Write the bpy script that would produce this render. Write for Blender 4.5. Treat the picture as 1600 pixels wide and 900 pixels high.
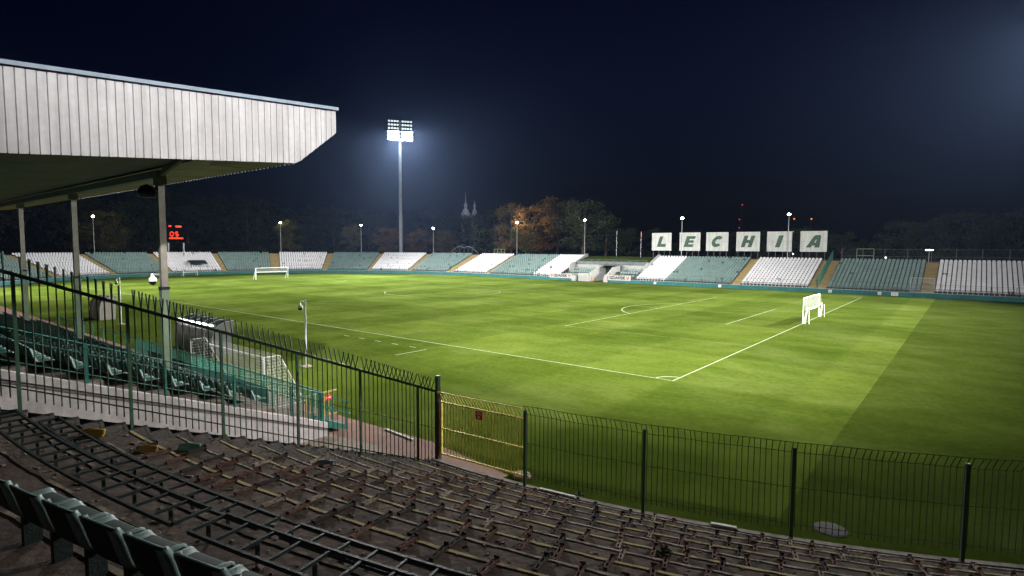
import bpy, math, random
from mathutils import Vector, Matrix
random.seed(11)
sc = bpy.context.scene
for o in list(bpy.data.objects): bpy.data.objects.remove(o)
COL = sc.collection
PI = math.pi
def rad(d): return math.radians(d)

# ------------------------------------------------------------------ camera
F_PX, PITCH, ROLL, YAW = 885.6355, 0.0720110, 0.00507212, 0.67875317
CAM = Vector((-29.156469, -12.2444366, 7.21192))
fw = Vector((math.cos(YAW)*math.cos(PITCH), math.sin(YAW)*math.cos(PITCH), -math.sin(PITCH)))
r0 = Vector((math.sin(YAW), -math.cos(YAW), 0)); u0 = r0.cross(fw)
RT = r0*math.cos(ROLL)+u0*math.sin(ROLL); UP = u0*math.cos(ROLL)-r0*math.sin(ROLL)
cd = bpy.data.cameras.new('camera'); co = bpy.data.objects.new('camera', cd); COL.objects.link(co)
cd.sensor_width = 36; cd.lens = F_PX/1600*36; cd.clip_start = .05; cd.clip_end = 3000
m = Matrix.Identity(4)
for i in range(3): m[i][0], m[i][1], m[i][2], m[i][3] = RT[i], UP[i], -fw[i], CAM[i]
co.matrix_world = m
sc.camera = co

# ------------------------------------------------------------------ world, exposure
SKY_STRENGTH = 0.018
w = bpy.data.worlds.new('World'); sc.world = w; w.use_nodes = True
nt = w.node_tree; nt.nodes.clear()
sky = nt.nodes.new('ShaderNodeTexSky'); sky.sky_type = 'NISHITA'; sky.sun_disc = False
sky.sun_elevation = rad(-.3); sky.sun_rotation = rad(250); sky.altitude = 0; sky.ozone_density = 8.0
bgn = nt.nodes.new('ShaderNodeBackground'); bgn.inputs[1].default_value = SKY_STRENGTH
out = nt.nodes.new('ShaderNodeOutputWorld')
nt.links.new(sky.outputs[0], bgn.inputs[0]); nt.links.new(bgn.outputs[0], out.inputs[0])
# the moon: one very weak sun lamp
sd = bpy.data.lights.new('moon', 'SUN'); sd.energy = 0.004; sd.angle = rad(.5); sd.color = (.8, .88, 1)
so = bpy.data.objects.new('moon', sd); COL.objects.link(so); so.rotation_euler = (rad(50), 0, rad(200))
sc.view_settings.view_transform = 'Standard'; sc.view_settings.look = 'None'
sc.view_settings.exposure = 0; sc.view_settings.gamma = 1
sc.render.engine = 'CYCLES'
cy = sc.cycles
cy.use_denoising = True
try: cy.denoiser = 'OPENIMAGEDENOISE'
except Exception: pass
cy.max_bounces = 5; cy.diffuse_bounces = 2; cy.glossy_bounces = 2; cy.transmission_bounces = 3
cy.transparent_max_bounces = 8; cy.volume_bounces = 0
cy.sample_clamp_indirect = 3; cy.sample_clamp_direct = 0; cy.use_light_tree = True
cy.caustics_reflective = False; cy.caustics_refractive = False

# ------------------------------------------------------------------ materials
MATS = {}
def M(name, c, rough=.8, var=.25, scale=3., c2=None, bump=0., metal=0., fine=0., spec=.3, thr=None):
    """Principled with world-space noise: c varies by var, or turns into c2 in patches."""
    if name in MATS: return MATS[name]
    mt = bpy.data.materials.new(name); mt.use_nodes = True; MATS[name] = mt
    n = mt.node_tree; b = n.nodes['Principled BSDF']
    b.inputs['Roughness'].default_value = rough; b.inputs['Metallic'].default_value = metal
    b.inputs['Specular IOR Level'].default_value = spec
    g = n.nodes.new('ShaderNodeNewGeometry')
    nz = n.nodes.new('ShaderNodeTexNoise'); nz.inputs['Scale'].default_value = scale
    nz.inputs['Detail'].default_value = 5; nz.inputs['Roughness'].default_value = .62
    n.links.new(g.outputs['Position'], nz.inputs['Vector'])
    rp = n.nodes.new('ShaderNodeValToRGB')
    lo, hi = (thr or (.32, .68))
    rp.color_ramp.elements[0].position = lo; rp.color_ramp.elements[1].position = hi
    a = [max(0, x*(1-var)) for x in c]; d = [min(1, x*(1+var)) for x in c] if c2 is None else list(c2)
    if c2 is not None: a = list(c)
    rp.color_ramp.elements[0].color = (*a, 1); rp.color_ramp.elements[1].color = (*d, 1)
    n.links.new(nz.outputs['Fac'], rp.inputs[0])
    src = rp.outputs[0]
    if fine:
        n2 = n.nodes.new('ShaderNodeTexNoise'); n2.inputs['Scale'].default_value = scale*9
        n2.inputs['Detail'].default_value = 4
        n.links.new(g.outputs['Position'], n2.inputs['Vector'])
        mx = n.nodes.new('ShaderNodeMix'); mx.data_type = 'RGBA'; mx.blend_type = 'OVERLAY'
        mx.inputs[0].default_value = fine
        n.links.new(src, mx.inputs[6]); n.links.new(n2.outputs['Color'], mx.inputs[7])
        bw = n.nodes.new('ShaderNodeRGBToBW'); n.links.new(n2.outputs['Fac'], bw.inputs[0])
        n.links.new(bw.outputs[0], mx.inputs[7])
        src = mx.outputs[2]
    n.links.new(src, b.inputs['Base Color'])
    if bump:
        bp = n.nodes.new('ShaderNodeBump'); bp.inputs['Strength'].default_value = bump; bp.inputs['Distance'].default_value = .05
        n3 = n.nodes.new('ShaderNodeTexNoise'); n3.inputs['Scale'].default_value = scale*6; n3.inputs['Detail'].default_value = 5
        n.links.new(g.outputs['Position'], n3.inputs['Vector'])
        n.links.new(n3.outputs['Fac'], bp.inputs['Height']); n.links.new(bp.outputs[0], b.inputs['Normal'])
    return mt
def streak(mt, sc3=(5, 5, .25), amt=.35):
    n = mt.node_tree; b = n.nodes['Principled BSDF']; g = n.nodes.new('ShaderNodeNewGeometry')
    mp = n.nodes.new('ShaderNodeMapping'); mp.inputs['Scale'].default_value = sc3; n.links.new(g.outputs['Position'], mp.inputs[0])
    nz = n.nodes.new('ShaderNodeTexNoise'); nz.inputs['Scale'].default_value = 1; nz.inputs['Detail'].default_value = 6; n.links.new(mp.outputs[0], nz.inputs['Vector'])
    rp = n.nodes.new('ShaderNodeValToRGB'); rp.color_ramp.elements[0].position = .35; rp.color_ramp.elements[1].position = .62
    rp.color_ramp.elements[0].color = (.50, .485, .475, 1); rp.color_ramp.elements[1].color = (1, 1, 1, 1); n.links.new(nz.outputs['Fac'], rp.inputs[0])
    old = b.inputs['Base Color'].links[0].from_socket
    mx = n.nodes.new('ShaderNodeMix'); mx.data_type = 'RGBA'; mx.blend_type = 'MULTIPLY'; mx.inputs[0].default_value = amt
    n.links.new(old, mx.inputs[6]); n.links.new(rp.outputs[0], mx.inputs[7]); n.links.new(mx.outputs[2], b.inputs['Base Color']); return mt
def EM(name, c, s):
    if name in MATS: return MATS[name]
    mt = bpy.data.materials.new(name); mt.use_nodes = True; MATS[name] = mt
    n = mt.node_tree; b = n.nodes['Principled BSDF']
    b.inputs['Base Color'].default_value = (*c, 1)
    b.inputs['Emission Color'].default_value = (*c, 1); b.inputs['Emission Strength'].default_value = s
    return mt

def grass_mat(name, c1, c2, c3, mow):
    mt = bpy.data.materials.new(name); mt.use_nodes = True
    n = mt.node_tree; b = n.nodes['Principled BSDF']; b.inputs['Roughness'].default_value = .9
    b.inputs['Specular IOR Level'].default_value = .0
    g = n.nodes.new('ShaderNodeNewGeometry')
    def noise(s, det=5, sc3=None):
        v = g.outputs['Position']
        if sc3:
            mp = n.nodes.new('ShaderNodeMapping'); mp.inputs['Scale'].default_value = sc3
            n.links.new(v, mp.inputs['Vector']); v = mp.outputs[0]
        t = n.nodes.new('ShaderNodeTexNoise'); t.inputs['Scale'].default_value = s; t.inputs['Detail'].default_value = det
        t.inputs['Roughness'].default_value = .65
        n.links.new(v, t.inputs['Vector']); return t.outputs['Fac']
    def ramp(f, e):
        r = n.nodes.new('ShaderNodeValToRGB'); cr = r.color_ramp
        cr.elements[0].position, cr.elements[0].color = e[0][0], (*e[0][1], 1)
        cr.elements[1].position, cr.elements[1].color = e[-1][0], (*e[-1][1], 1)
        for p, c in e[1:-1]: q = cr.elements.new(p); q.color = (*c, 1)
        n.links.new(f, r.inputs[0]); return r.outputs[0]
    def mult(a, bb, f):
        mx = n.nodes.new('ShaderNodeMix'); mx.data_type = 'RGBA'; mx.blend_type = 'MULTIPLY'; mx.inputs[0].default_value = f
        n.links.new(a, mx.inputs[6]); n.links.new(bb, mx.inputs[7]); return mx.outputs[2]
    base = ramp(noise(.12, 6), [(.30, c1), (.5, c2), (.72, c3)])
    base = mult(base, ramp(noise(.5, 6, (1.0, .55, 1)), [(.3, (.62, .67, .58)), (.62, (1, 1, 1))]), .85)
    base = mult(base, ramp(noise(3.2, 6), [(.28, (.62, .66, .6)), (.62, (1, 1, 1))]), .75)
    base = mult(base, ramp(noise(24, 3), [(.3, (.62, .66, .6)), (.62, (1, 1, 1))]), .7)
    if mow:                                            # mown bands and checks
        sp = n.nodes.new('ShaderNodeSeparateXYZ'); n.links.new(g.outputs['Position'], sp.inputs[0])
        outs = []
        for ax, per in (('Y', 5.9), ('X', 8.6)):
            wv = n.nodes.new('ShaderNodeMath'); wv.operation = 'MULTIPLY'; wv.inputs[1].default_value = 2*PI/(2*per)
            n.links.new(sp.outputs[ax], wv.inputs[0])
            sn = n.nodes.new('ShaderNodeMath'); sn.operation = 'SINE'; n.links.new(wv.outputs[0], sn.inputs[0])
            ml = n.nodes.new('ShaderNodeMath'); ml.operation = 'MULTIPLY_ADD'; ml.use_clamp = True
            ml.inputs[1].default_value = 3.; ml.inputs[2].default_value = .5
            n.links.new(sn.outputs[0], ml.inputs[0]); outs.append(ml.outputs[0])
        base = mult(base, ramp(outs[0], [(0, (.74, .78, .72)), (1, (1, 1, 1))]), .75)
        base = mult(base, ramp(outs[1], [(0, (.76, .79, .72)), (1, (1, 1, 1))]), .8)
    n.links.new(base, b.inputs['Base Color'])
    bp = n.nodes.new('ShaderNodeBump'); bp.inputs['Strength'].default_value = .5; bp.inputs['Distance'].default_value = .04
    n.links.new(noise(30, 3), bp.inputs['Height']); n.links.new(bp.outputs[0], b.inputs['Normal'])
    return mt

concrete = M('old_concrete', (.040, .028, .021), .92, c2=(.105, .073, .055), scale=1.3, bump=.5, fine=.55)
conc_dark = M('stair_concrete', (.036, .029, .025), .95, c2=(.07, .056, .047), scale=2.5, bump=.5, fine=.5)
nose_y = M('worn_yellow_nosing', (.11, .09, .065), .85, c2=(.34, .28, .12), scale=4.5, fine=.5, thr=(.36, .5))
nose_g = M('worn_grey_nosing', (.08, .07, .06), .9, c2=(.32, .275, .22), scale=5, fine=.5, thr=(.38, .56))
nose_b = M('broken_nosing', (.045, .036, .03), .9, c2=(.22, .18, .12), scale=3, fine=.5, thr=(.48, .62))
rust = M('rusty_steel', (.05, .028, .02), .85, c2=(.16, .07, .05), scale=9, bump=.4, fine=.4)
pale_br = M('weathered_bracket', (.12, .085, .06), .85, c2=(.36, .30, .24), scale=12, bump=.3, fine=.4)
frame_m = M('dark_green_frame', (.014, .026, .023), .55, var=.35, scale=8, bump=.2)
fence_m = M('dark_green_paint', (.022, .055, .028), .5, c2=(.04, .035, .025), scale=5, fine=.3, thr=(.5, .75))
fence_l = M('mid_green_paint', (.05, .11, .065), .5, var=.3, scale=5, fine=.3)
rustpost = M('rusty_gate_post', (.035, .02, .016), .8, c2=(.06, .05, .03), scale=7, fine=.4)
yellow = M('yellow_gate_paint', (.78, .66, .16), .5, var=.25, scale=7, fine=.3)
teal = M('teal_paint', (.022, .135, .105), .5, var=.25, scale=3, fine=.2)
wallteal = M('teal_wall_paint', (.03, .15, .145), .75, var=.22, scale=.9, fine=.4)
seat_t = M('mint_seat_plastic', (.155, .235, .22), .45, var=.18, scale=.8, fine=.15)
seat_w = M('white_seat_plastic', (.70, .69, .72), .45, var=.08, scale=.8, fine=.15)
seat_d = M('dark_seat_plastic', (.03, .10, .085), .4, var=.3, scale=2)
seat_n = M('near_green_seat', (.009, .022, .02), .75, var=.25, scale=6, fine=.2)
white = M('white_paint', (.78, .78, .77), .45, var=.06, scale=3)
line_m = M('line_paint', (.28, .32, .19), .9, c2=(.15, .20, .06), scale=2.2, fine=.4, thr=(.4, .75))
line_f = M('faded_line_paint', (.15, .19, .05), .9, c2=(.085, .12, .012), scale=2.0, fine=.3, thr=(.35, .6))
wallwhite = M('white_render', (.50, .46, .455), .85, var=.13, scale=.9, fine=.3, bump=.15)
streak(wallwhite, (4, 4, .5), .4)
band_m = M('grey_wall_band', (.22, .19, .19), .85, var=.2, scale=2)
ribbed = M('fascia_sheet', (.215, .21, .218), .6, var=.10, scale=.7, fine=.15)
streak(ribbed, (6, 6, .22), .45)
capm = M('roof_edge_cap', (.10, .125, .16), .5, var=.15, scale=2)
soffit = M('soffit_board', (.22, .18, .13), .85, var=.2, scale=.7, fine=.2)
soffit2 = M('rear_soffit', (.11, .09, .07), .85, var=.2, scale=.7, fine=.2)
black = M('black_plastic', (.012, .012, .014), .4, var=.2)
steel = M('galvanised_steel', (.42, .44, .46), .45, var=.15, scale=4, metal=.5, fine=.2)
mastm = M('mast_steel', (.30, .31, .34), .5, var=.12, scale=.6, metal=.3)
colm = M('column_paint', (.13, .12, .10), .7, var=.2, scale=2.2, fine=.3)
colg = M('column_green_paint', (.085, .115, .075), .65, var=.2, scale=2.2, fine=.3)
tan = M('yellow_stair_concrete', (.36, .27, .10), .9, c2=(.24, .19, .11), scale=1.2, fine=.4)
earth = M('far_concrete', (.11, .10, .09), .95, var=.25, scale=1, fine=.4)
bank_m = M('bank_earth', (.03, .04, .018), .98, c2=(.045, .036, .022), scale=.3, fine=.5)
brick_m = M('red_path_paving', (.17, .085, .065), .9, c2=(.22, .13, .10), scale=1.4, fine=.6, bump=.4)
apron_m = M('concrete_apron', (.20, .165, .13), .92, var=.25, scale=1.2, fine=.5, bump=.3)
red = M('red_sign', (.62, .02, .025), .5, var=.1)
board_m = streak(M('board_white', (.74, .75, .74), .7, c2=(.62, .63, .61), scale=.9, fine=.25), (2, 2, .3), .4)
letter_m = M('letter_green', (.075, .13, .095), .8, var=.25, scale=1.3, fine=.3)
bark = M('bark', (.05, .04, .03), .95, var=.3, scale=4, bump=.5)
leaf_g = M('leaves_green', (.014, .022, .010), .8, c2=(.032, .038, .014), scale=.35, spec=.2)
leaf_o = M('leaves_orange', (.05, .028, .009), .8, c2=(.18, .088, .018), scale=.4, spec=.2)
leaf_b = M('leaves_brown', (.04, .030, .012), .8, c2=(.11, .065, .02), scale=.35, spec=.2)
leaf_y = M('leaves_yellow', (.026, .027, .008), .8, c2=(.085, .075, .014), scale=.5, spec=.2)
netm = None

# ------------------------------------------------------------------ mesh helper
class MB:
    def __init__(s): s.v = []; s.f = []; s.mi = []; s.cur = 0
    def quad(s, *p):
        i = len(s.v); s.v += [tuple(q) for q in p]; s.f.append(tuple(range(i, i+len(p)))); s.mi.append(s.cur); return s
    def hexa(s, p, skip=()):
        """p: 8 corners, bottom ring then top ring."""
        i = len(s.v); s.v += [tuple(q) for q in p]
        for k, f in enumerate(((3, 2, 1, 0), (4, 5, 6, 7), (0, 1, 5, 4), (1, 2, 6, 5), (2, 3, 7, 6), (3, 0, 4, 7))):
            if k in skip: continue
            s.f.append(tuple(i+x for x in f)); s.mi.append(s.cur)
        return s
    def box(s, a, b, skip=()):
        x0, y0, z0 = a; x1, y1, z1 = b
        return s.hexa([(x0, y0, z0), (x1, y0, z0), (x1, y1, z0), (x0, y1, z0), (x0, y0, z1), (x1, y0, z1), (x1, y1, z1), (x0, y1, z1)], skip)
    def beam(s, a, b, w, h, up=(0, 0, 1)):
        a = Vector(a); b = Vector(b); d = (b-a).normalized(); u = Vector(up)
        if abs(d.dot(u)) > .98: u = Vector((1, 0, 0))
        sx = d.cross(u).normalized()*w/2; uy = sx.cross(d).normalized()*h/2
        return s.hexa([a-sx-uy, a+sx-uy, b+sx-uy, b-sx-uy, a-sx+uy, a+sx+uy, b+sx+uy, b-sx+uy])
    def tube(s, pts, r, n=6, caps=True):
        pts = [Vector(p) for p in pts]; rs = r if isinstance(r, (list, tuple)) else [r]*len(pts)
        base = len(s.v)
        for k, p in enumerate(pts):
            d = (pts[min(k+1, len(pts)-1)]-pts[max(k-1, 0)]).normalized()
            u = Vector((0, 0, 1)) if abs(d.z) < .95 else Vector((1, 0, 0))
            a = d.cross(u).normalized(); b = d.cross(a).normalized()
            for j in range(n):
                t = 2*PI*j/n; s.v.append(tuple(p+(a*math.cos(t)+b*math.sin(t))*rs[k]))
        for k in range(len(pts)-1):
            for j in range(n):
                s.f.append((base+k*n+j, base+k*n+(j+1) % n, base+(k+1)*n+(j+1) % n, base+(k+1)*n+j)); s.mi.append(s.cur)
        if caps:
            s.f.append(tuple(base+j for j in range(n))); s.mi.append(s.cur)
            e = base+(len(pts)-1)*n; s.f.append(tuple(e+j for j in reversed(range(n)))); s.mi.append(s.cur)
        return s
    def lathe(s, c, prof, n=12):
        base = len(s.v)
        for r, z in prof:
            for j in range(n):
                t = 2*PI*j/n; s.v.append((c[0]+r*math.cos(t), c[1]+r*math.sin(t), c[2]+z))
        for k in range(len(prof)-1):
            for j in range(n):
                s.f.append((base+k*n+j, base+k*n+(j+1) % n, base+(k+1)*n+(j+1) % n, base+(k+1)*n+j)); s.mi.append(s.cur)
        return s
    def mesh(s, name, mats):
        me = bpy.data.meshes.new(name); me.from_pydata(s.v, [], s.f)
        for mt in (mats if isinstance(mats, (list, tuple)) else [mats]): me.materials.append(mt)
        if any(s.mi): me.polygons.foreach_set('material_index', s.mi)
        me.update(); return me
    def build(s, name, mats, parent=None, smooth=False):
        me = s.mesh(name, mats)
        if smooth: me.polygons.foreach_set('use_smooth', [True]*len(me.polygons))
        return link(name, me, parent)
def link(name, me, parent=None, mw=None):
    o = bpy.data.objects.new(name, me); COL.objects.link(o)
    if parent is not None:
        o.parent = parent; o.matrix_parent_inverse = parent.matrix_basis.inverted()
    if mw is not None:
        o.matrix_basis = mw
    return o
def thing(name, label, cat, loc=(0, 0, 0), group=None):
    o = bpy.data.objects.new(name, None); COL.objects.link(o); o.location = loc; o.empty_display_size = .3
    return tag(o, label, cat, group)
def tag(o, label, cat, group=None):
    o['label'] = label; o['category'] = cat
    if group: o['group'] = group
    return o
def struct(o): o['kind'] = 'structure'; return o
def stuff(o): o['kind'] = 'stuff'; return o
def T(x, y, z, rz=0, s=1): return Matrix.Translation((x, y, z)) @ Matrix.Rotation(rz, 4, 'Z') @ Matrix.Scale(s, 4)
def text_mesh(txt, size, shear=0, offset=0, xs=1., depth=.0):
    cu = bpy.data.curves.new('t', 'FONT'); cu.body = txt; cu.size = size; cu.shear = shear; cu.offset = offset
    cu.align_x = 'CENTER'; cu.align_y = 'CENTER'; cu.extrude = depth; cu.resolution_u = 4
    o = bpy.data.objects.new('t', cu); COL.objects.link(o); bpy.context.view_layer.update()
    me = bpy.data.meshes.new_from_object(o.evaluated_get(bpy.context.evaluated_depsgraph_get()))
    bpy.data.objects.remove(o); bpy.data.curves.remove(cu)
    me.transform(Matrix.Scale(xs, 4, (1, 0, 0)))
    return me
FACE_W = Matrix(((0, 0, -1, 0), (-1, 0, 0, 0), (0, 1, 0, 0), (0, 0, 0, 1)))   # local x -> -Y, y -> Z, normal -> -X

# ------------------------------------------------------------------ pixel -> direction, used to place things on known planes
def ray(x, y): return fw+RT*((x-800)/F_PX)-UP*((y-450)/F_PX)
def onz(x, y, z=0.): d = ray(x, y); return CAM+d*((z-CAM.z)/d.z)
def onX(x, y, X): d = ray(x, y); return CAM+d*((X-CAM.x)/d.x)
def onY(x, y, Y): d = ray(x, y); return CAM+d*((Y-CAM.y)/d.y)
def at(x, y, dist): d = ray(x, y); return CAM+d*(dist/math.hypot(d.x, d.y))
def in_view(p, mx=60, my=80):
    d = Vector(p)-CAM; z = d.dot(fw)
    if z < .3: return False
    x = 800+F_PX*d.dot(RT)/z; y = 450-F_PX*d.dot(UP)/z
    return -mx < x < 1600+mx and -my < y < 900+my

# ================================================================== GROUND AND PITCH
PW, PL = 68.77, 106.45
b = MB().quad((-600, -600, -.012), (700, -600, -.012), (700, 700, -.012), (-600, 700, -.012))
struct(b.build('ground', bank_m))
CX, CY, CR = 28., 90., 47.       # centre of the far bend, front of its wall
turf = grass_mat('mown_turf', (.066, .096, .013), (.091, .123, .020), (.127, .153, .039), True)
rough_g = grass_mat('rough_grass', (.039, .058, .009), (.053, .074, .012), (.074, .092, .022), False)
b = MB(); ring = [(-15.2, 8.), (-15.2, 90.)]
ring += [(CX+43.2*math.cos(rad(a)), CY+(CR+.4)*math.sin(rad(a))) for a in range(180, -1, -4)]
ring += [(75.3, 90), (75.3, -8.6), (-13.2, -8.6), (-14.6, -3), (-15.0, 3)]
b.quad(*[(x, y, 0) for x, y in reversed(ring)])
pitch = struct(b.build('pitch', turf))
b = MB().quad((-17.6, -60, -.004), (75.3, -60, -.004), (75.3, -8.4, -.004), (-17.6, -8.4, -.004))
b.quad((-17.6, -8.4, -.004), (-12, -8.4, -.004), (-12, 4, -.004), (-17.6, 4, -.004))
struct(b.build('rough_grass', rough_g))
b = MB().quad((-18.5, -1.2, .004), (-15.6, -1.2, .004), (-15.0, 3.0, .004), (-15.25, 8, .004), (-15.25, 95, .004), (-17.4, 95, .004), (-17.4, 5.2, .004))
struct(b.build('brick_path', brick_m))
b = MB().quad((-22, .2, .008), (-18.2, .9, .008), (-16.55, 4.2, .008), (-16.95, 6.48, .008), (-22, 6.48, .008))
struct(b.build('concrete_apron', apron_m))
b = MB().beam((-15.35, 3.6, .02), (-15.2, 5.4, .02), .1, .05)
b.build('kerb_stone', M('pale_kerb', (.5, .5, .46), .8), bpy.data.objects['brick_path'])

def line_strip(name, pts, wd=.075, z=.006, mt=None):
    m_ = MB(); pts = [Vector((x, y, 0)) for x, y in pts]
    for a, c in zip(pts, pts[1:]):
        d = (c-a).normalized(); n = Vector((-d.y, d.x, 0))*wd/2
        m_.quad(*[(p.x, p.y, z) for p in (a-n, c-n, c+n, a+n)])
    return m_.build(name, mt or line_m, pitch)
def arc(cx, cy_, r, a0, a1, n=28): return [(cx+r*math.cos(rad(a0+(a1-a0)*i/n)), cy_+r*math.sin(rad(a0+(a1-a0)*i/n))) for i in range(n+1)]
mid = PW/2
line_strip('touchline', [(0, .07), (0, PL-.07)]); line_strip('touchline', [(PW, .07), (PW, PL-.07)], mt=line_f)
line_strip('goal_line', [(-.06, 0), (PW+.06, 0)]); line_strip('goal_line', [(-.06, PL), (PW+.06, PL)], mt=line_f)
line_strip('halfway_line', [(.07, PL/2), (PW-.07, PL/2)], .05, mt=line_f)
line_strip('centre_circle', arc(mid, PL/2, 9.15, 0, 360, 72), .09, .009, line_f)
for y0, sg in ((0, 1), (PL, -1)):
    pm_ = None if sg > 0 else line_f
    line_strip('penalty_line', [(mid-20.16, y0+sg*16.5), (mid+20.16, y0+sg*16.5)], mt=pm_)
    for q in (-20.16, 20.16): line_strip('penalty_side_line', [(mid+q, y0+sg*.07), (mid+q, y0+sg*16.43)], .05, mt=line_f)
    line_strip('goal_area_line', [(mid-9.16, y0+sg*5.5), (mid+9.16, y0+sg*5.5)], mt=pm_)
    for q in (-9.16, 9.16): line_strip('goal_area_side', [(mid+q, y0+sg*.07), (mid+q, y0+sg*5.43)], .04, mt=line_f)
    a0 = 37
    line_strip('penalty_arc', arc(mid, y0+sg*11, 9.15, a0 if sg > 0 else -a0, 180-a0 if sg > 0 else -(180-a0)), .1, .009, pm_)
for x, y, a in ((0, 0, 0), (PW, 0, 90), (PW, PL, 180), (0, PL, 270)): line_strip('corner_arc', arc(x, y, 1, a+4, a+86, 8), .1, .009)
for k in range(5): line_strip('technical_area_dash', [(-2.2, 27-2.*k), (-2.2, 26.3-2.*k)], .08)
line_strip('technical_area_dash', [(-2.2, 17.2), (-5.0, 17.2)])

# ================================================================== FAR STANDS
def P(s, rho, z):
    if s < 90: return Vector((75+rho, s, z))
    a = (s-90)/48.; return Vector((CX+(CR+rho)*math.cos(a), CY+(CR+rho)*math.sin(a), z))
def A(deg): return 90+rad(deg)*48.
NR, TR, RI, RH0, Z0 = 14, .823, .315, 1.25, .62
S0, S1 = -46., A(150)
def s_samples(a, b, step=2.):
    n = max(1, int(math.ceil((b-a)/step))); return [a+(b-a)*i/n for i in range(n+1)]
def sweep(m_, prof, ss):
    base = len(m_.v); n = len(prof)
    for s in ss:
        for r_, z in prof: m_.v.append(tuple(P(s, r_, z)))
    for i in range(len(ss)-1):
        for k in range(n-1):
            m_.f.append((base+i*n+k, base+(i+1)*n+k, base+(i+1)*n+k+1, base+i*n+k+1)); m_.mi.append(m_.cur)
    return m_
GATE0, GATE1 = 40.6, 59.6
prof = [(.25, .45), (RH0-.1, .45)]
for i in range(NR): prof += [(RH0-.1+TR*i, Z0+RI*i), (RH0-.1+TR*(i+1), Z0+RI*i)]
ZT = Z0+RI*(NR-1)
prof += [(14.2, ZT+.1), (40, ZT+.1), (70, -.05)]
b = MB(); sweep(b, prof, s_samples(S0, GATE0)); sweep(b, prof, s_samples(GATE1, 90)+s_samples(90, S1)[1:])
tb = struct(b.build('far_terrace', earth))
# perimeter wall
pw = thing('perimeter_wall', 'low teal concrete wall curving round the far side of the pitch', 'wall')
for a_, b_ in ((S0, 46.2), (54.2, S1)):
    ss = s_samples(a_, 90)+s_samples(90, b_)[1:] if b_ > 90 else s_samples(a_, b_)
    m_ = sweep(MB(), [(0, -.02), (0, .66), (.22, .66), (.22, .40)], ss); m_.build('wall_run', wallteal, pw)
    sweep(MB(), [(-.03, .662), (-.03, .72), (.25, .72), (.25, .662)], ss).build('coping', M('wall_coping', (.32, .36, .36), .85), pw)
# seating blocks
def far_seat_mesh(m_, p, fx, fy, wd):
    """one seat: p = floor point, (fx,fy) unit vector facing the pitch."""
    f = Vector((fx, fy, 0)); s = Vector((-fy, fx, 0))
    def hx(x0, x1, z0, z1, hw0, hw1, tilt=0.):
        return [p+f*x+s*w_+Vector((0, 0, z)) for z, hw, dx in ((z0, hw0, 0), (z1, hw1, -tilt)) for x, w_ in ((x0+dx, -hw), (x1+dx, -hw), (x1+dx, hw), (x0+dx, hw))]
    m_.hexa(hx(.02, .42, .37, .44, wd*.40, wd*.42), skip=(0,))
    m_.hexa(hx(-.02, .06, .44, .80, wd*.42, wd*.30, .09), skip=(0,))
    m_.hexa(hx(.08, .30, .02, .37, .05, .05), skip=(0, 1, 4))
def block(s0, s1, mat_i, label, dark=.012, split=None):
    root = thing('seating_block', label, 'seating', P((s0+s1)/2, 6, 3), 'seat blocks round the far bank')
    m_ = MB()
    for i in range(NR):
        rho = RH0+.42+TR*i; z = Z0+RI*i
        for a_, b_ in ([(s0, 90), (90.001, s1)] if s0 < 90 < s1 else [(s0, s1)]):
            n = int(round((b_-a_)*((CR+rho)/48. if a_ >= 90 else 1)/.60))
            for k in range(n):
                s = a_+(b_-a_)*(k+.5)/n
                if random.random() < .006: continue
                p = P(s, rho, z)
                if s < 90: f = (-1, 0)
                else: a = (s-90)/48.; f = (-math.cos(a), -math.sin(a))
                m_.cur = 1 if (random.random() < dark) else 0
                far_seat_mesh(m_, p, f[0], f[1], .6)
    stuff(m_.build('seats', [mat_i, seat_d if mat_i is seat_t else M('grey_seat', (.4, .4, .42), .5)], root))
    # low front rail of the block
    ss = s_samples(s0, s1); m_ = MB()
    for z in (.95, 1.18): m_.tube([P(s, RH0-.35, z) for s in ss], .035, 5)
    m_.build('front_rail', M('rail_grey', (.16, .18, .18), .6), root)
W, G = seat_w, seat_t
BL = [(-45.5, -23.5, G, 'teal seat block furthest right along the far bank', .01),
      (-22., -8.4, W, 'white seat block at the right end, right of the wide teal one', .004),
      (-6.6, 5.9, G, 'wide teal seat block right of the sloping green divider fence', .004),
      (8.75, 19.75, W, 'white seat block under the letters I and A', .004),
      (21.4, 34.2, G, 'patchy teal seat block under the letters E, C and H', .03),
      (34.25, 40.5, W, 'narrow white seat block under the letter L', .004),
      (59.7, 66.65, W, 'narrow white seat block directly left of the players tunnel', .004),
      (66.7, 79.8, G, 'teal seat block joined to the narrow white one left of the tunnel', .03),
      (81.1, A(2.4), W, 'white seat block in front of the orange autumn trees', .004),
      (A(5.7), A(18.8), G, 'teal seat block in front of the church towers', .02),
      (A(20.5), A(33.2), W, 'white seat block at the foot of the floodlight mast', .02),
      (A(34.7), A(47.5), G, 'teal seat block left of the floodlight mast', .01),
      (A(49.3), A(62.0), W, 'white seat block behind the far goal', .004),
      (A(64.7), A(77.2), G, 'teal seat block left of the far goal', .01),
      (A(78.8), A(92.1), W, 'white seat block with a dark canopy, right of the stand column', .004),
      (A(93.5), A(106.7), G, 'teal seat block left of the stand column', .004),
      (A(108.6), A(121.5), W, 'white seat block seen under the roof at far left', .004),
      (A(123.5), A(136.5), G, 'teal seat block furthest left, beyond the roofed stand', .004)]
for a_ in BL: block(*a_)
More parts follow.
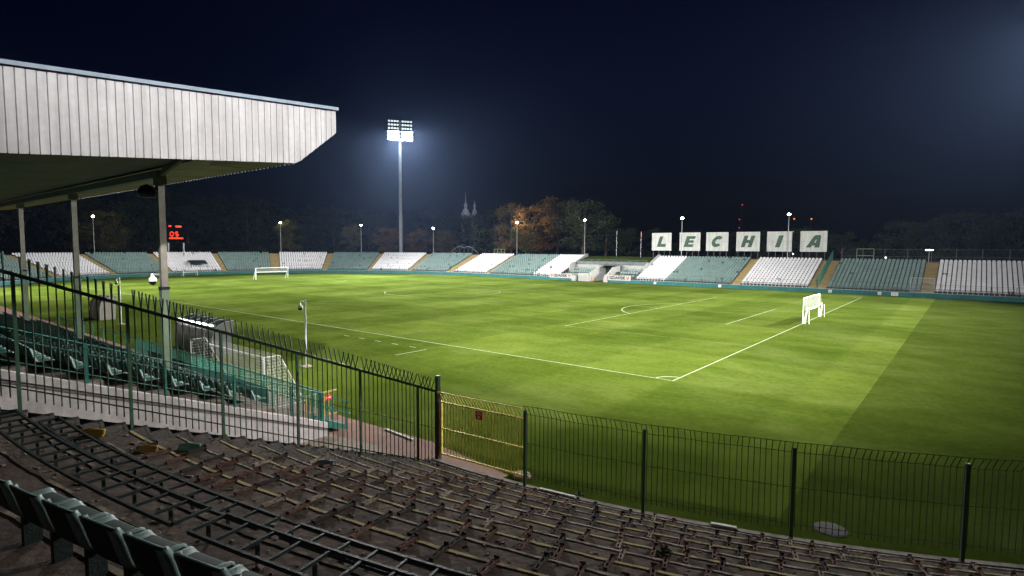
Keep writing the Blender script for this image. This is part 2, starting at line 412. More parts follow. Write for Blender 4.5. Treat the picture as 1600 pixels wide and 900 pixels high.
# aisle stairs between blocks
AISLES = [(-23.5, -22), (-8.4, -6.6), (5.9, 8.75), (19.75, 21.4), (79.8, 81.1), (A(2.5), A(5.7)), (A(18.8), A(20.5)), (A(33.2), A(34.7)),
          (A(47.5), A(49.3)), (A(62), A(64.7)), (A(77.2), A(78.8)), (A(92.1), A(93.5)), (A(106.7), A(108.6)), (A(121.5), A(123.5))]
for a_, b_ in AISLES:
    m_ = MB(); pr = []
    for i in range(NR*2): pr += [(RH0-.14+TR/2*i, Z0-.02+RI/2*(i-.0)), (RH0-.14+TR/2*(i+1), Z0-.02+RI/2*i)]
    pr = [(RH0-.5, .455)]+[(r_, z+.16+.02) for r_, z in pr]
    sweep(m_, pr, s_samples(a_+.08, b_-.08, 1.)); m_.build('aisle_stairs', tan, tb)
# thin railing with posts in front of the stands
rl = thing('perimeter_railing', 'thin dark railing with posts on the wall before the far seats', 'railing')
pm = MB().box((-.03, -.03, 0), (.03, .03, 1.25)).mesh('post', M('rail_post', (.07, .10, .09), .6))
s = S0+1
ss_post = []
while s < S1:
    if not (46 < s < 54.5): ss_post.append(s)
    s += 2.75
for s in ss_post:
    p = P(s, .11, .72); o = link('post', pm, rl, T(p.x, p.y, p.z))
for a_, b_ in ((S0+1, 46), (54.4, S1-1)):
    ss = s_samples(a_, 90)+s_samples(90, b_)[1:] if b_ > 90 else s_samples(a_, b_)
    for z in (1.3, 1.93): MB().tube([P(s, .11, z) for s in ss], .013, 4).build('rail', M('rail_post', (.07, .1, .09)), rl)
# small white boxes on the wall
for k, (y_, lab) in enumerate(((5.2, 'white box on the teal wall beside the near goal'), (-1.6, 'white box on the teal wall right of the near goal'),
                               (23.0, 'white box on the teal wall below the teal block'), (35.6, 'white box on the teal wall by the white block'))):
    m_ = MB().box((74.78, y_-.24, .10), (74.98, y_+.24, .56)); o = m_.build('lid_box', white)
    bx = thing('utility_box', lab, 'box', (74.88, y_, .1)); o.name = 'casing'; o.parent = bx; o.matrix_parent_inverse = bx.matrix_basis.inverted()
    MB().box((74.77, y_-.19, .16), (74.779, y_+.19, .5)).build('lid', M('box_lid', (.62, .62, .62), .5), bx)
bx = thing('utility_box', 'widest white box low on the teal wall at right', 'box', (74.88, -3.6, .1))
MB().box((74.78, -4.0, .06), (74.98, -3.1, .6)).build('casing', white, bx); MB().box((74.77, -3.9, .12), (74.779, -3.2, .54)).build('lid', MATS['box_lid'], bx)
# sloping divider fence in the aisle
dv = thing('aisle_divider', 'sloping green mesh divider fence on the aisle below letter A', 'fence', (82, 7.25, 3))
a0, a1 = Vector((75.9, 7.25, .7)), Vector((88.4, 7.25, 5.1))
for k in range(8):
    p = a0.lerp(a1, k/7); MB().beam(p, p+Vector((0, 0, 1.9)), .07, .07).build('post', teal, dv)
for k, z in enumerate((.12, .95, 1.85)): MB().beam(a0+Vector((0, 0, z)), a1+Vector((0, 0, z)), .05, .06).build('rail', teal, dv)
m_ = MB()
for k in range(110):
    p = a0.lerp(a1, (k+.5)/110); m_.beam(p+Vector((0, 0, .1)), p+Vector((0, 0, 1.86)), .012, .05)
stuff(m_.build('mesh_bars', M('divider_bars', (.05, .16, .11), .6), dv))
# dark canopy in the left white block
cn = thing('canopy', 'small dark flat canopy standing among white seats', 'canopy', P(A(84.6), 3.6, 1.9))
m_ = MB(); c0, c1 = A(82.2), A(86.6)
pts = [P(c0, 2.6, 2.55), P(c1, 2.6, 2.55), P(c1, 5.2, 3.35), P(c0, 5.2, 3.35)]
m_.hexa(pts+[p+Vector((0, 0, .14)) for p in pts]); m_.build('roof', frame_m, cn)
for p in pts: MB().beam(p-Vector((0, 0, 1.5)), p, .08, .08).build('post', frame_m, cn)
# perspex gate in the right aisle
sg = thing('steward_gate', 'pale framed mesh gate at the foot of the right-hand aisle', 'gate', (75.9, -6.9, .7))
for p, q in (((75.8, -5.4, .7), (75.8, -5.4, 2.9)), ((75.8, -8.3, .7), (75.8, -8.3, 2.9)), ((75.8, -5.4, 2.9), (75.8, -8.3, 2.9)), ((75.8, -5.4, .75), (75.8, -8.3, .75))):
    MB().beam(p, q, .06, .06).build('frame_bar', steel, sg)
m_ = MB()
for k in range(24): m_.beam((75.8, -5.5-.115*k, .8), (75.8, -5.5-.115*k, 2.86), .02, .03)
stuff(m_.build('mesh_bars', steel, sg))
# back fence behind the right-hand blocks
bf = thing('back_fence', 'grey wire fence with posts along the top of the right-hand bank', 'fence', (88.9, -12, ZT))
for k in range(16):
    y_ = 6-3.3*k; MB().beam((89.2, y_, ZT), (89.2, y_, ZT+2.5), .09, .09).build('post', M('fence_grey', (.12, .13, .14), .6), bf)
for z in (.2, 1.2, 2.45): MB().beam((89.2, 6, ZT+z), (89.2, -43.5, ZT+z), .04, .04).build('rail', MATS['fence_grey'], bf)
m_ = MB()
for k in range(330): m_.beam((89.2, 6-.15*k, ZT+.1), (89.2, 6-.15*k, ZT+2.45), .008, .008)
stuff(m_.build('wire', MATS['fence_grey'], bf))
bg = thing('back_gate', 'pale green gate frame in the fence behind the teal block', 'gate', (88.8, 2.4, ZT))
for p, q in (((89, 1.0, ZT), (89, 1.0, ZT+2.5)), ((89, 3.6, ZT), (89, 3.6, ZT+2.5)), ((89, 1.0, ZT+2.5), (89, 3.6, ZT+2.5)), ((89, 1., ZT+.3), (89, 3.6, ZT+.3)), ((89, 1.0, ZT+1.3), (89, 3.6, ZT+1.3))):
    MB().beam(p, q, .09, .09).build('frame_bar', M('gate_pale', (.28, .30, .16), .6), bg)

ar = thing('gate_arch', 'low grey arched frame behind the seats left of the autumn trees', 'arch', (91, 90, ZT))
pa_, pb_ = onX(703, 395, 91), onX(748, 395, 91)
arc_ = [Vector((91, pa_.y+(pb_.y-pa_.y)*t_, ZT+.3+2.3*min(1, math.sin(min(t_, 1-t_)*PI*1.35+.05)))) for t_ in [i/14 for i in range(15)]]
MB().tube(arc_, .09, 6).build('arch_bar', M('fence_grey', (.12, .13, .14)), ar)
for t_ in (3, 5, 7, 9, 11): MB().beam((91, arc_[t_].y, ZT), arc_[t_], .08, .08).build('upright', MATS['fence_grey'], ar)
bg = thing('back_gate', 'pale gate with three panes behind the white block by the autumn trees', 'gate', (91, 82, ZT))
ya_, yb_ = onX(772, 395, 91).y, onX(789, 395, 91).y
for k in range(4): yy = ya_+(yb_-ya_)*k/3; MB().beam((91, yy, ZT), (91, yy, ZT+1.9), .09, .09).build('frame_bar', MATS['gate_pale'], bg)
for z in (.3, 1.1, 1.9): MB().beam((91.06, ya_, ZT+z), (91.06, yb_, ZT+z), .05, .09).build('frame_bar', MATS['gate_pale'], bg)

# ---- players tunnel zone between Y 40.6 and 59.6
tn = thing('players_tunnel', 'players tunnel with white sloping side walls and dark doorway in the bank', 'tunnel', (80, 50, 0))
def prism(m_, poly_xz, y0, y1):
    n = len(poly_xz); i = len(m_.v)
    m_.v += [(x, y0, z) for x, z in poly_xz]+[(x, y1, z) for x, z in poly_xz]
    m_.f += [tuple(range(i, i+n)), tuple(range(i+2*n-1, i+n-1, -1))]+[(i+k, i+n+k, i+n+(k+1) % n, i+(k+1) % n) for k in range(n)]
    m_.mi += [m_.cur]*(n+2); return m_
tw = M('tunnel_white', (.40, .40, .385), .8, var=.12, scale=1.2, fine=.3)
# side walls of the cut: low in front, rising with the bank
prism(MB(), [(75.3, 0), (82, 0), (82, 3.3), (79.2, 3.0), (75.3, 1.75)], 50.6, 50.95).build('side_wall', tw, tn)
prism(MB(), [(75.3, 0), (82, 0), (82, 3.3), (79.2, 3.0), (75.3, .8)], 47.1, 47.45).build('side_wall', tw, tn)
prism(MB(), [(75.0, 0), (75.35, 0), (75.35, 1.75), (75.0, 1.7)], 50.95, 53.4).build('front_wall', tw, tn)
MB().box((74.7, 53.9, 0), (75.4, 54.9, 1.15)).build('gate_pier', tw, tn); MB().box((74.7, 46.1, 0), (75.4, 46.9, 1.15)).build('gate_pier', tw, tn)
MB().box((81.9, 47.45, 0), (82.1, 50.6, 3.2)).build('end_wall', M('tunnel_dark_green', (.02, .06, .05), .7), tn)
MB().box((81.84, 48.0, 0), (81.9, 50.1, 2.2)).build('door', M('tunnel_door', (.012, .02, .018), .5), tn)
MB().box((79.4, 47.2, 3.32), (82.3, 50.9, 3.45)).build('roof_slab', earth, tn)
for y0, y1 in ((51.0, 59.5), (40.7, 47.05)):
    m_ = MB()
    for i in range(3): m_.box((76.4+TR*2.2*i, y0, -.02), (76.4+TR*2.2*(i+1)+(.0 if i < 2 else 1.2), y1, .75+.62*i))
    m_.build('side_terrace', earth, tn)
    MB().box((75.5, y0, -.02), (76.38, y1, .5)).build('walkway', earth, tn)
    m_ = MB()
    for i in range(3):
        for k in range(int((y1-y0-1.6)/.6)):
            far_seat_mesh(m_, Vector((77.2+TR*2.2*i, y0+.9+.6*k, .75+.62*i)), -1, 0, .58)
    stuff(m_.build('seats', seat_t, tn))
    MB().box((82.85, y0, -.02), (83.15, y1, 3.35)).build('white_strip', tw, tn)
MB().box((83.2, 41.2, 0), (83.6, 59.2, 4.15)).build('concrete_wall', M('tunnel_grey', (.20, .23, .24), .85, var=.2, scale=.8), tn)
for z in (3.6, 4.1, 4.5): MB().beam((82.9, 41.3, z), (82.9, 59.1, z), .05, .05).build('railing', M('rail_grey', (.16, .18, .18)), tn)
for k in range(10): MB().beam((82.9, 41.4+1.95*k, 3.3), (82.9, 41.4+1.95*k, 4.5), .05, .05).build('railing_post', MATS['rail_grey'], tn)
prism(MB(), [(83.6, 0), (95, 0), (95, 5.1), (88.6, 5.1), (83.6, 4.1)], 41.2, 59.2).build('grass_bank', grass_mat('bank_grass', (.04, .06, .012), (.06, .08, .02), (.07, .09, .02), False), tn)
for y0 in (40.72, 59.22):
    prism(MB(), [(80.6, 0), (88.6, 0), (88.6, 5.75), (87.9, 5.75), (83.2, 3.9), (82.0, 3.9), (80.6, 3.2)], y0, y0+.3).build('parapet', tw, tn)
o = thing('orange_barrier', 'small orange post barrier at the mouth of the tunnel', 'barrier', (75.1, 50.3, 0))
for y_ in (50.25, 49.75): MB().beam((75.1, y_, 0), (75.1, y_, 1.15), .07, .07).build('post', M('orange', (.6, .25, .03), .5), o)
for z in (.45, .8, 1.1): MB().beam((75.1, 49.76, z), (75.1, 50.24, z), .05, .06).build('rail', M('orange', (.6, .25, .03)), o)
hr = thing('tunnel_handrail', 'thin handrail sloping into the tunnel mouth', 'handrail', (76, 51.5, 0))
for k in range(4): MB().tube([(74.9, 53.0-.55*k, .02), (74.9, 53.0-.55*k, 1.0)], .025, 5).build('post', steel, hr)
MB().tube([(74.9, 53.0, 1.0), (74.9, 51.35, 1.0)], .025, 5).build('rail', steel, hr)
# GDANSK banners
for y0, y1, z0, z1, lab in ((60.9, 54.98, .5, 1.5, 'white GDAŃSK banner with crests left of the tunnel'), (46.9, 40.88, .5, 1.5, 'white GDAŃSK banner with crests right of the tunnel')):
    bn = thing('banner', lab, 'banner', (74.9, (y0+y1)/2, z0))
    MB().box((74.86, y1, z0), (74.9, y0, z1)).build('cloth', M('banner_white', (.46, .46, .44), .8, var=.06), bn)
    me = text_mesh('GDAŃSK', .86, 0, .03, 1.05, .004); me.materials.append(M('banner_text', (.04, .045, .06), .8))
    link('lettering', me, bn, Matrix.Translation((74.84, (y0+y1)/2, (z0+z1)/2)) @ FACE_W)
    for sgn in (-1, 1):
        yc = (y0+y1)/2+sgn*2.35; zc = (z0+z1)/2+.03
        m_ = MB(); sh = [(-.26, .3), (.26, .3), (.26, -.05), (.15, -.26), (0, -.36), (-.15, -.26), (-.26, -.05)]
        m_.quad(*[(74.85, yc+x, zc+z) for x, z in sh]); e = m_.build('crest', M('crest_red', (.45, .05, .05), .7), bn)
        m_ = MB()
        for z in (-.12, .06): m_.box((74.844, yc-.035, zc+z-.07), (74.848, yc+.035, zc+z+.07)); m_.box((74.844, yc-.09, zc+z-.02), (74.848, yc-.0351, zc+z+.02)); m_.box((74.844, yc+.0351, zc+z-.02), (74.848, yc+.09, zc+z+.02))
        m_.box((74.844, yc-.12, zc+.17), (74.848, yc+.12, zc+.24)); m_.build('crosses_and_crown', M('crest_gold', (.7, .62, .35), .7), bn)

# ================================================================== LETTER BOARDS
def _ell(cx, cz, a, b_, t0, t1, n=12): return [(cx+a*math.cos(rad(t0+(t1-t0)*i/n)), cz+b_*math.sin(rad(t0+(t1-t0)*i/n))) for i in range(n+1)]
GLYPH = dict(
    L=[[(0, 0), (1, 0), (1, .28), (.40, .28), (.40, 1), (0, 1)]],
    E=[[(0, 0), (1, 0), (1, .25), (.42, .25), (.42, .385), (.92, .385), (.92, .615), (.42, .615), (.42, .75), (1, .75), (1, 1), (0, 1)]],
    C=[_ell(.56, .5, .56, .5, 42, 318, 18)+_ell(.60, .5, .25, .21, 312, 48, 14)],
    H=[[(0, 0), (.38, 0), (.38, .37), (.68, .37), (.68, 0), (1.06, 0), (1.06, 1), (.68, 1), (.68, .63), (.38, .63), (.38, 1), (0, 1)]],
    I=[[(0, 0), (.44, 0), (.44, 1), (0, 1)]],
    A=[[(-.06, 0), (.36, 0), (.42, .16), (.50, .40), (.60, .70), (.60, 1), (.40, 1), (.30, .9)], [(.66, .16), (.68, 0), (1.10, 0), (.92, .90), (.82, 1), (.60, 1), (.60, .70), (.66, .40)], [(.42, .16), (.66, .16), (.66, .40), (.50, .40)]])
LB = [('L', 43.07), ('E', 36.7), ('C', 30.9), ('H', 24.75), ('I', 18.9), ('A', 12.95)]
for ch, y0 in LB:
    yc = y0-2.27; zb, zt = 6.62, 10.5
    bd = thing('letter_board', f'large white board with the slanted green letter {ch}', 'letter board', (89, yc, ZT))
    for r_ in range(2):
        for c in range(3):
            ya = y0-4.54*c/3; yb = y0-4.54*(c+1)/3; za = zb+(zt-zb)*r_/2; zc = zb+(zt-zb)*(r_+1)/2
            MB().box((89, yb+.006, za+.006), (89.06, ya-.006, zc-.006)).build('panel', board_m, bd)
    m_ = MB()
    for poly in GLYPH[ch]:
        q = [(x_*1.95+.30*z_*2.3, z_*2.3) for x_, z_ in poly]; n_ = len(q); i0 = len(m_.v)
        m_.v += [(x_, z_, 0.) for x_, z_ in q]+[(x_, z_, .02) for x_, z_ in q]
        m_.f += [tuple(range(i0+n_, i0+2*n_))]+[(i0+k, i0+(k+1) % n_, i0+n_+(k+1) % n_, i0+n_+k) for k in range(n_)]; m_.mi += [0]*(n_+1)
    me = m_.mesh('letter', letter_m)
    vs = [v.co for v in me.vertices]; cx = (min(v.x for v in vs)+max(v.x for v in vs))/2
    me.transform(Matrix.Translation((-cx, -1.15, 0)))
    link('letter', me, bd, Matrix.Translation((88.97, yc, (zb+zt)/2+.02)) @ FACE_W)
    for k in range(4):
        yy = y0-.35-1.28*k; MB().beam((89.13, yy, ZT), (89.13, yy, zt-.1), .1, .1).build('leg', M('board_leg', (.10, .11, .12), .7), bd)
    for z in (zb+.3, zt-.3): MB().beam((89.2, y0-.05, z), (89.2, y0-4.5, z), .06, .1).build('crossbar', MATS['board_leg'], bd)

# ================================================================== STREET LAMPS, FLAGPOLES
def point(name, loc, e, col, parent=None, r=.15):
    l = bpy.data.lights.new(name, 'POINT'); l.energy = e; l.color = col; l.shadow_soft_size = r
    o = bpy.data.objects.new(name, l); COL.objects.link(o); o.location = loc
    if parent: o.parent = parent; o.matrix_parent_inverse = parent.matrix_basis.inverted()
    return o
bulb = EM('lamp_bulb', (1., .93, .82), 60)
def street_lamp(p, lab):
    t = thing('street_lamp', lab, 'lamp', (p.x, p.y, ZT), 'lamps along the top of the bank')
    MB().tube([(p.x, p.y, ZT), (p.x, p.y, p.z-.1)], [.09, .05], 8).build('pole', steel, t)
    MB().lathe((p.x, p.y, p.z), [(.05, -.28), (.16, -.22), (.2, -.2)], 10).build('collar', steel, t)
    m_ = MB().lathe((p.x, p.y, p.z), [(.02, -.2), (.24, -.14), (.30, 0), (.24, .16), (.02, .24)], 12); m_.build('globe', bulb, t, True)
    point('lamp_light', (p.x, p.y, p.z+.42), 2000 if 'orange' in lab else 450, (1, .86, .66), t)
for q, r_, lab in (((145, 338), 'c', 'street lamp at far left, seen under the stand roof'), ((438, 348), 'c', 'street lamp above the white seats behind the far goal'),
                   ((564, 352), 'c', 'street lamp left of the floodlight mast'), ((677, 357), 'c', 'street lamp right of the floodlight mast'),
                   ((808, 348), 's', 'street lamp in front of the orange autumn tree'), ((914, 344), 's', 'street lamp above the players tunnel'),
                   ((1066, 341), 's', 'street lamp beside the letter E board'), ((1233, 335), 's', 'street lamp beside the letter I board')):
    if r_ == 's': p = onX(*q, 91.5); p.x = 91.5
    else:
        d = ray(*q); e = Vector((CAM.x-CX, CAM.y-CY)); dd = Vector((d.x, d.y)); R = CR+16.5
        aa = dd.dot(dd); bb = 2*e.dot(dd); cc = e.dot(e)-R*R; t_ = (-bb+math.sqrt(bb*bb-4*aa*cc))/(2*aa); p = CAM+d*t_
    if q[0] in (1066, 1233): p = onX(*q, 88.3)
    street_lamp(p, lab)
for q, lab in (((964, 360), 'thin bare flagpole between the lamp and the letter L'), ((1002, 362), 'flagpole with a small furled red flag left of letter L')):
    p = onX(*q, 90); t = thing('flagpole', lab, 'flagpole', (90, p.y, ZT))
    MB().tube([(90, p.y, ZT), (90, p.y, p.z)], [.06, .035], 6).build('pole', steel, t)
    MB().lathe((90, p.y, p.z), [(.01, .12), (.06, .06), (.01, 0)], 8).build('finial', steel, t)
    if q[0] == 1002: MB().hexa([(90.05, p.y-.04, p.z-1.3), (90.12, p.y-.04, p.z-1.3), (90.12, p.y+.1, p.z-1.3), (90.05, p.y+.1, p.z-1.3), (90.05, p.y-.1, p.z-.2), (90.1, p.y-.1, p.z-.2), (90.1, p.y+.15, p.z-.2), (90.05, p.y+.15, p.z-.2)]).build('flag', red, t)
fl = thing('wall_floodlight', 'bright oblong light on a post above the right-hand bank', 'lamp', (96, -10, ZT))
p = onX(1452, 390.5, 96)
MB().beam((96, p.y, ZT), (96, p.y, p.z), .08, .08).build('post', steel, fl)
MB().box((95.9, p.y-.55, p.z-.1), (96.05, p.y+.55, p.z+.1)).build('lamp_face', EM('oblong_lamp', (1, .97, .9), 12), fl)
for q, lab in (((1384, 402.5), 'small white light low in the fence at right'), ((1239, 396.5), 'small white light between the boards I and A')):
    p = onX(*q, 90); t = thing('small_lamp', lab, 'lamp', (90, p.y, ZT))
    MB().beam((90, p.y, ZT), (90, p.y, p.z), .05, .05).build('post', steel, t)
    MB().lathe((90, p.y, p.z), [(.01, -.13), (.14, 0), (.01, .13)], 8).build('globe', EM('small_globe', (1, .95, .85), 8), t)

# ================================================================== FLOODLIGHT MASTS
lamp_on = EM('flood_on', (.93, .96, 1), 40); lamp_dim = EM('flood_dim', (.9, .94, 1), 1.2)
KW = 1120.
def mast(x, y, H, aim, spots, lab, lit, zg=5.):
    t = thing('floodlight_mast', lab, 'floodlight', (x, y, zg), 'floodlight masts at the corners')
    MB().tube([(x, y, zg-.3), (x, y, zg+.5), (x, y, H-7), (x, y, H)], [.62, .58, .38, .26], 12).build('pole', mastm, t, True)
    f = Vector((aim[0]-x, aim[1]-y, 0)).normalized(); s_ = Vector((-f.y, f.x, 0))
    c = Vector((x, y, H))
    for sg_ in (-1, 1):
        rk = MB()
        for k in range(6): rk.beam(c+s_*(sg_*.55)+f*.45+Vector((0, 0, -5.6+1.05*k)), c+s_*(sg_*3.6)+f*.45+Vector((0, 0, -5.6+1.05*k)), .07, .09)
        for k in range(2): rk.beam(c+s_*(sg_*(.7+2.6*k))+f*.5+Vector((0, 0, -5.9)), c+s_*(sg_*(.7+2.6*k))+f*.5+Vector((0, 0, .1)), .09, .09)
        rk.build('rack', mastm, t)
        for r_ in range(6):
            for k in range(4):
                p = c+s_*(sg_*(.75+.82*k))+f*.95+Vector((0, 0, -5.6+1.05*r_))
                d = (f+Vector((0, 0, -.55))).normalized(); u = d.cross(s_)
                on = r_ < 3
                hx = [p+s_*a_*.3+u*b_*.25+d*e for e in (-.3, .0) for a_, b_ in ((-1, -1), (1, -1), (1, 1), (-1, 1))]
                m_ = MB(); m_.hexa(hx); m_.cur = 1
                m_.quad(*[p+s_*a_*.27+u*b_*.22+d*.006 for a_, b_ in ((-1, -1), (1, -1), (1, 1), (-1, 1))]); m_.build('lamp_unit', [mastm, lit if on else lamp_dim], t)
    MB().beam(c+s_*-.6+Vector((0, 0, -2.6))+f*.4, c+s_*.6+Vector((0, 0, -2.6))+f*.4, .2, .2).build('head_beam', mastm, t)
    for k, (ax, ay, az, P_, size, bl) in enumerate(spots):
        l = bpy.data.lights.new('flood_beam', 'SPOT'); l.energy = P_*KW; l.spot_size = rad(size); l.spot_blend = bl
        l.color = (1., .985, .94); l.shadow_soft_size = .9
        o = bpy.data.objects.new('flood_beam', l); COL.objects.link(o)
        pos = c+f*1.6+s_*((k-(len(spots)-1)/2)*1.6)+Vector((0, 0, -4.2)); o.location = pos
        o.rotation_euler = (Vector((ax, ay, az))-pos).to_track_quat('-Z', 'Y').to_euler()
        o.parent = t; o.matrix_parent_inverse = t.matrix_basis.inverted()
mp = at(626.5, 392, 176)
mast(mp.x, mp.y, at(628, 189, 176).z, (35, 53), [(52, 78, 0, 640, 50, .8), (24, 92, 0, 800, 60, .9), (44, 34, 0, 740, 46, .9)], 'tall lit floodlight mast behind the far bend', EM('flood_on_far', (.9, .95, 1), 2200))
mast(92, -34, 45, (35, 53), [(36, 14, 0, 520, 60, .9), (6, 26, 0, 680, 50, .9), (40, 66, 0, 560, 54, .9), (-19, 2, 0, 178, 26, 1.)], 'floodlight mast standing right of the picture by the far bank', lamp_on)
mast(-38, -30, 45, (35, 53), [(24, 14, 0, 560, 44, .9), (77, 26, 4, 280, 54, .9), (10, 50, 0, 480, 46, .9), (10, 10, 0, 420, 28, 1.)], 'floodlight mast behind the viewer, beyond the near bank', lamp_on, zg=0.)
mast(-42, 120, 45, (35, 53), [(20, 90, 0, 900, 58, .9), (64, 74, 2, 240, 50, .9), (40, 130, 2, 130, 50, .9)], 'floodlight mast behind the roofed stand at left', lamp_on, zg=0.)

# ================================================================== NEAR TERRACE (curved concrete steps the viewer stands on)
TX, TY, TS, TZ, TF = 13.7, 1.23, .35, .4, 30.52
def cone(r): return TZ+TS*(r-TF)
def TP(r, th, z): return Vector((TX+r*math.cos(th), TY+r*math.sin(th), z))
FA = Vector((-16.78, .86, 0)); FU = (Vector((-25.45, 2.70, 0))-FA).normalized()     # line of the dividing fence, going uphill
FN = Vector((-FU.y, FU.x, 0))                                                       # points to the viewer's side
if FN.y > 0: FN = -FN
AW = 1.15                                                                           # width of the stair along it
def th_on_line(r, off):
    """angle at which the circle r meets the line parallel to the fence at distance off."""
    p0 = FA+FN*off-Vector((TX, TY, 0)); bq = p0.dot(FU); cq = p0.dot(p0)-r*r
    t = -bq+math.sqrt(max(0, bq*bq-cq)); p = p0+FU*t; return math.atan2(p.y, p.x) % (2*PI)
TH1 = rad(232)
rk = [31.2+.84*k for k in range(20)]
tr = thing('terrace', 'dark curved concrete terrace with rusty seat brackets in the foreground', 'terrace', (-20, -8, 0))
def ringseg(m_, ra, rb, za, zb, off=AW, n=46, th1=TH1, tha=None):
    a0, b0 = (th_on_line(ra, off), th_on_line(rb, off)) if tha is None else (tha, tha)
    base = len(m_.v)
    for i in range(n+1):
        u = i/n; m_.v += [tuple(TP(ra, a0+(th1-a0)*u, za)), tuple(TP(rb, b0+(th1-b0)*u, zb))]
    for i in range(n): m_.f.append((base+2*i, base+2*i+1, base+2*i+3, base+2*i+2)); m_.mi.append(m_.cur)
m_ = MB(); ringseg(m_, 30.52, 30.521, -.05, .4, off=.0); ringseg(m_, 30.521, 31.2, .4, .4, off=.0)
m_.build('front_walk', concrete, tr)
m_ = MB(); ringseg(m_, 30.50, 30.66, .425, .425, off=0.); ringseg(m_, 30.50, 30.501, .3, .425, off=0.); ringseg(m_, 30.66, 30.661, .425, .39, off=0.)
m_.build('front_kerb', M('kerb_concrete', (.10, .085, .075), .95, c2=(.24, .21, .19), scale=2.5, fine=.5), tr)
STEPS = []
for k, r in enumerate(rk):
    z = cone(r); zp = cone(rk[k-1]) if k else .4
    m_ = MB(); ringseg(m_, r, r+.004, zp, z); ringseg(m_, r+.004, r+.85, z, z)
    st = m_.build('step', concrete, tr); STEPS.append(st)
    # worn painted nosing, a slightly uneven raised strip
    m_ = MB(); nz = 150; a0 = th_on_line(r, AW+.02)
    wob = [random.uniform(-.014, .014) for _ in range(nz+1)]
    wid = .04 if k % 2 else .03
    for i in range(nz):
        t0, t1 = a0+(TH1-a0)*i/nz, a0+(TH1-a0)*(i+1)/nz
        ro = [r-.014, r+wid+wob[i], r+wid+wob[i+1]]
        lo, hi = z-.05, z+.012
        m_.hexa([TP(ro[0], t0, lo), TP(ro[0], t1, lo), TP(ro[2], t1, lo), TP(ro[1], t0, lo), TP(ro[0], t0, hi), TP(ro[0], t1, hi), TP(ro[2], t1, hi), TP(ro[1], t0, hi)], skip=(0,))
    m_.build('nosing', nose_b if k > 9 else nose_y if k % 2 else nose_g, st)
# seat brackets left on the steps
def bracket_mesh(mat_):
    m_ = MB()                                   # local x = outward (towards the viewer), z up
    m_.box((-.02, -.035, .0), (.40, -.018, .055)); m_.box((-.02, .018, .0), (.40, .035, .055))
    m_.box((-.02, -.0179, .0), (.08, .0179, .05)); m_.box((.19, -.0179, .0), (.25, .0179, .05)); m_.box((.35, -.0179, .0), (.40, .0179, .05))
    m_.box((-.035, -.04, -.07), (-.0205, .04, .085))
    return m_.mesh('seat_bracket', mat_)
bm = [bracket_mesh(rust), bracket_mesh(pale_br), bracket_mesh(M('dark_bracket', (.03, .022, .018), .85, var=.4, scale=9))]
nb = 0
for k in range(0, 10):
    th = th_on_line(rk[k], AW)+rad(1.0 if k > 4 else 2.0)
    while th < rad(216):
        th += (.62+random.uniform(-.17, .17))/rk[k]
        if random.random() < .07: continue
        p = TP(rk[k]+random.uniform(-.01, .05), th, cone(rk[k])+.016)
        if not in_view(p, 20, 20) or nb > 292: continue
        mm = random.choices(bm, [5, 3 if k < 6 else 2, 4])[0]
        link('seat_bracket', mm, STEPS[k], Matrix.Translation(p) @ Matrix.Rotation(th+random.uniform(-.09, .09), 4, 'Z') @ Matrix.Diagonal((random.uniform(.75, 1.), random.uniform(.85, 1.1), random.uniform(.8, 1.1), 1))); nb += 1
# half-height stair along the dividing fence
z_s = lambda s_: cone(math.hypot((FA+FU*s_).x-TX, (FA+FU*s_).y-TY))
for j in range(44):
    s0_ = .25+.42*j; z = z_s(s0_)-.09
    a_ = FA+FU*s0_; b_ = FA+FU*(s0_+.44)
    n0, n1 = FN*-.12, FN*(AW+.06)
    h = .03+random.uniform(0, .02)
    lo = [a_+n0, a_+n1, b_+n1, b_+n0]
    m_ = MB(); m_.hexa([Vector((p.x, p.y, z-.5)) for p in lo]+[Vector((p.x, p.y, z+h)) for p in lo])
    m_.hexa([Vector((p.x, p.y, z+h-.05)) for p in (a_+n0-FU*.025, a_+n1-FU*.025, a_+n1-FU*.001, a_+n0-FU*.001)]+[Vector((p.x, p.y, z+h+.004)) for p in (a_+n0-FU*.018, a_+n1-FU*.018, a_+n1+FU*.05, a_+n0+FU*.05)])
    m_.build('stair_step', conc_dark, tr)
# side face of the terrace below the stair
m_ = MB(); p0, p1 = FA+FN*-.1, FA+FU*19+FN*-.1
m_.quad((p0.x, p0.y, -.05), (p1.x, p1.y, -.05), (p1.x, p1.y, z_s(19)-.1), (p0.x, p0.y, z_s(0)-.1)); m_.build('side_wall', conc_dark, tr)

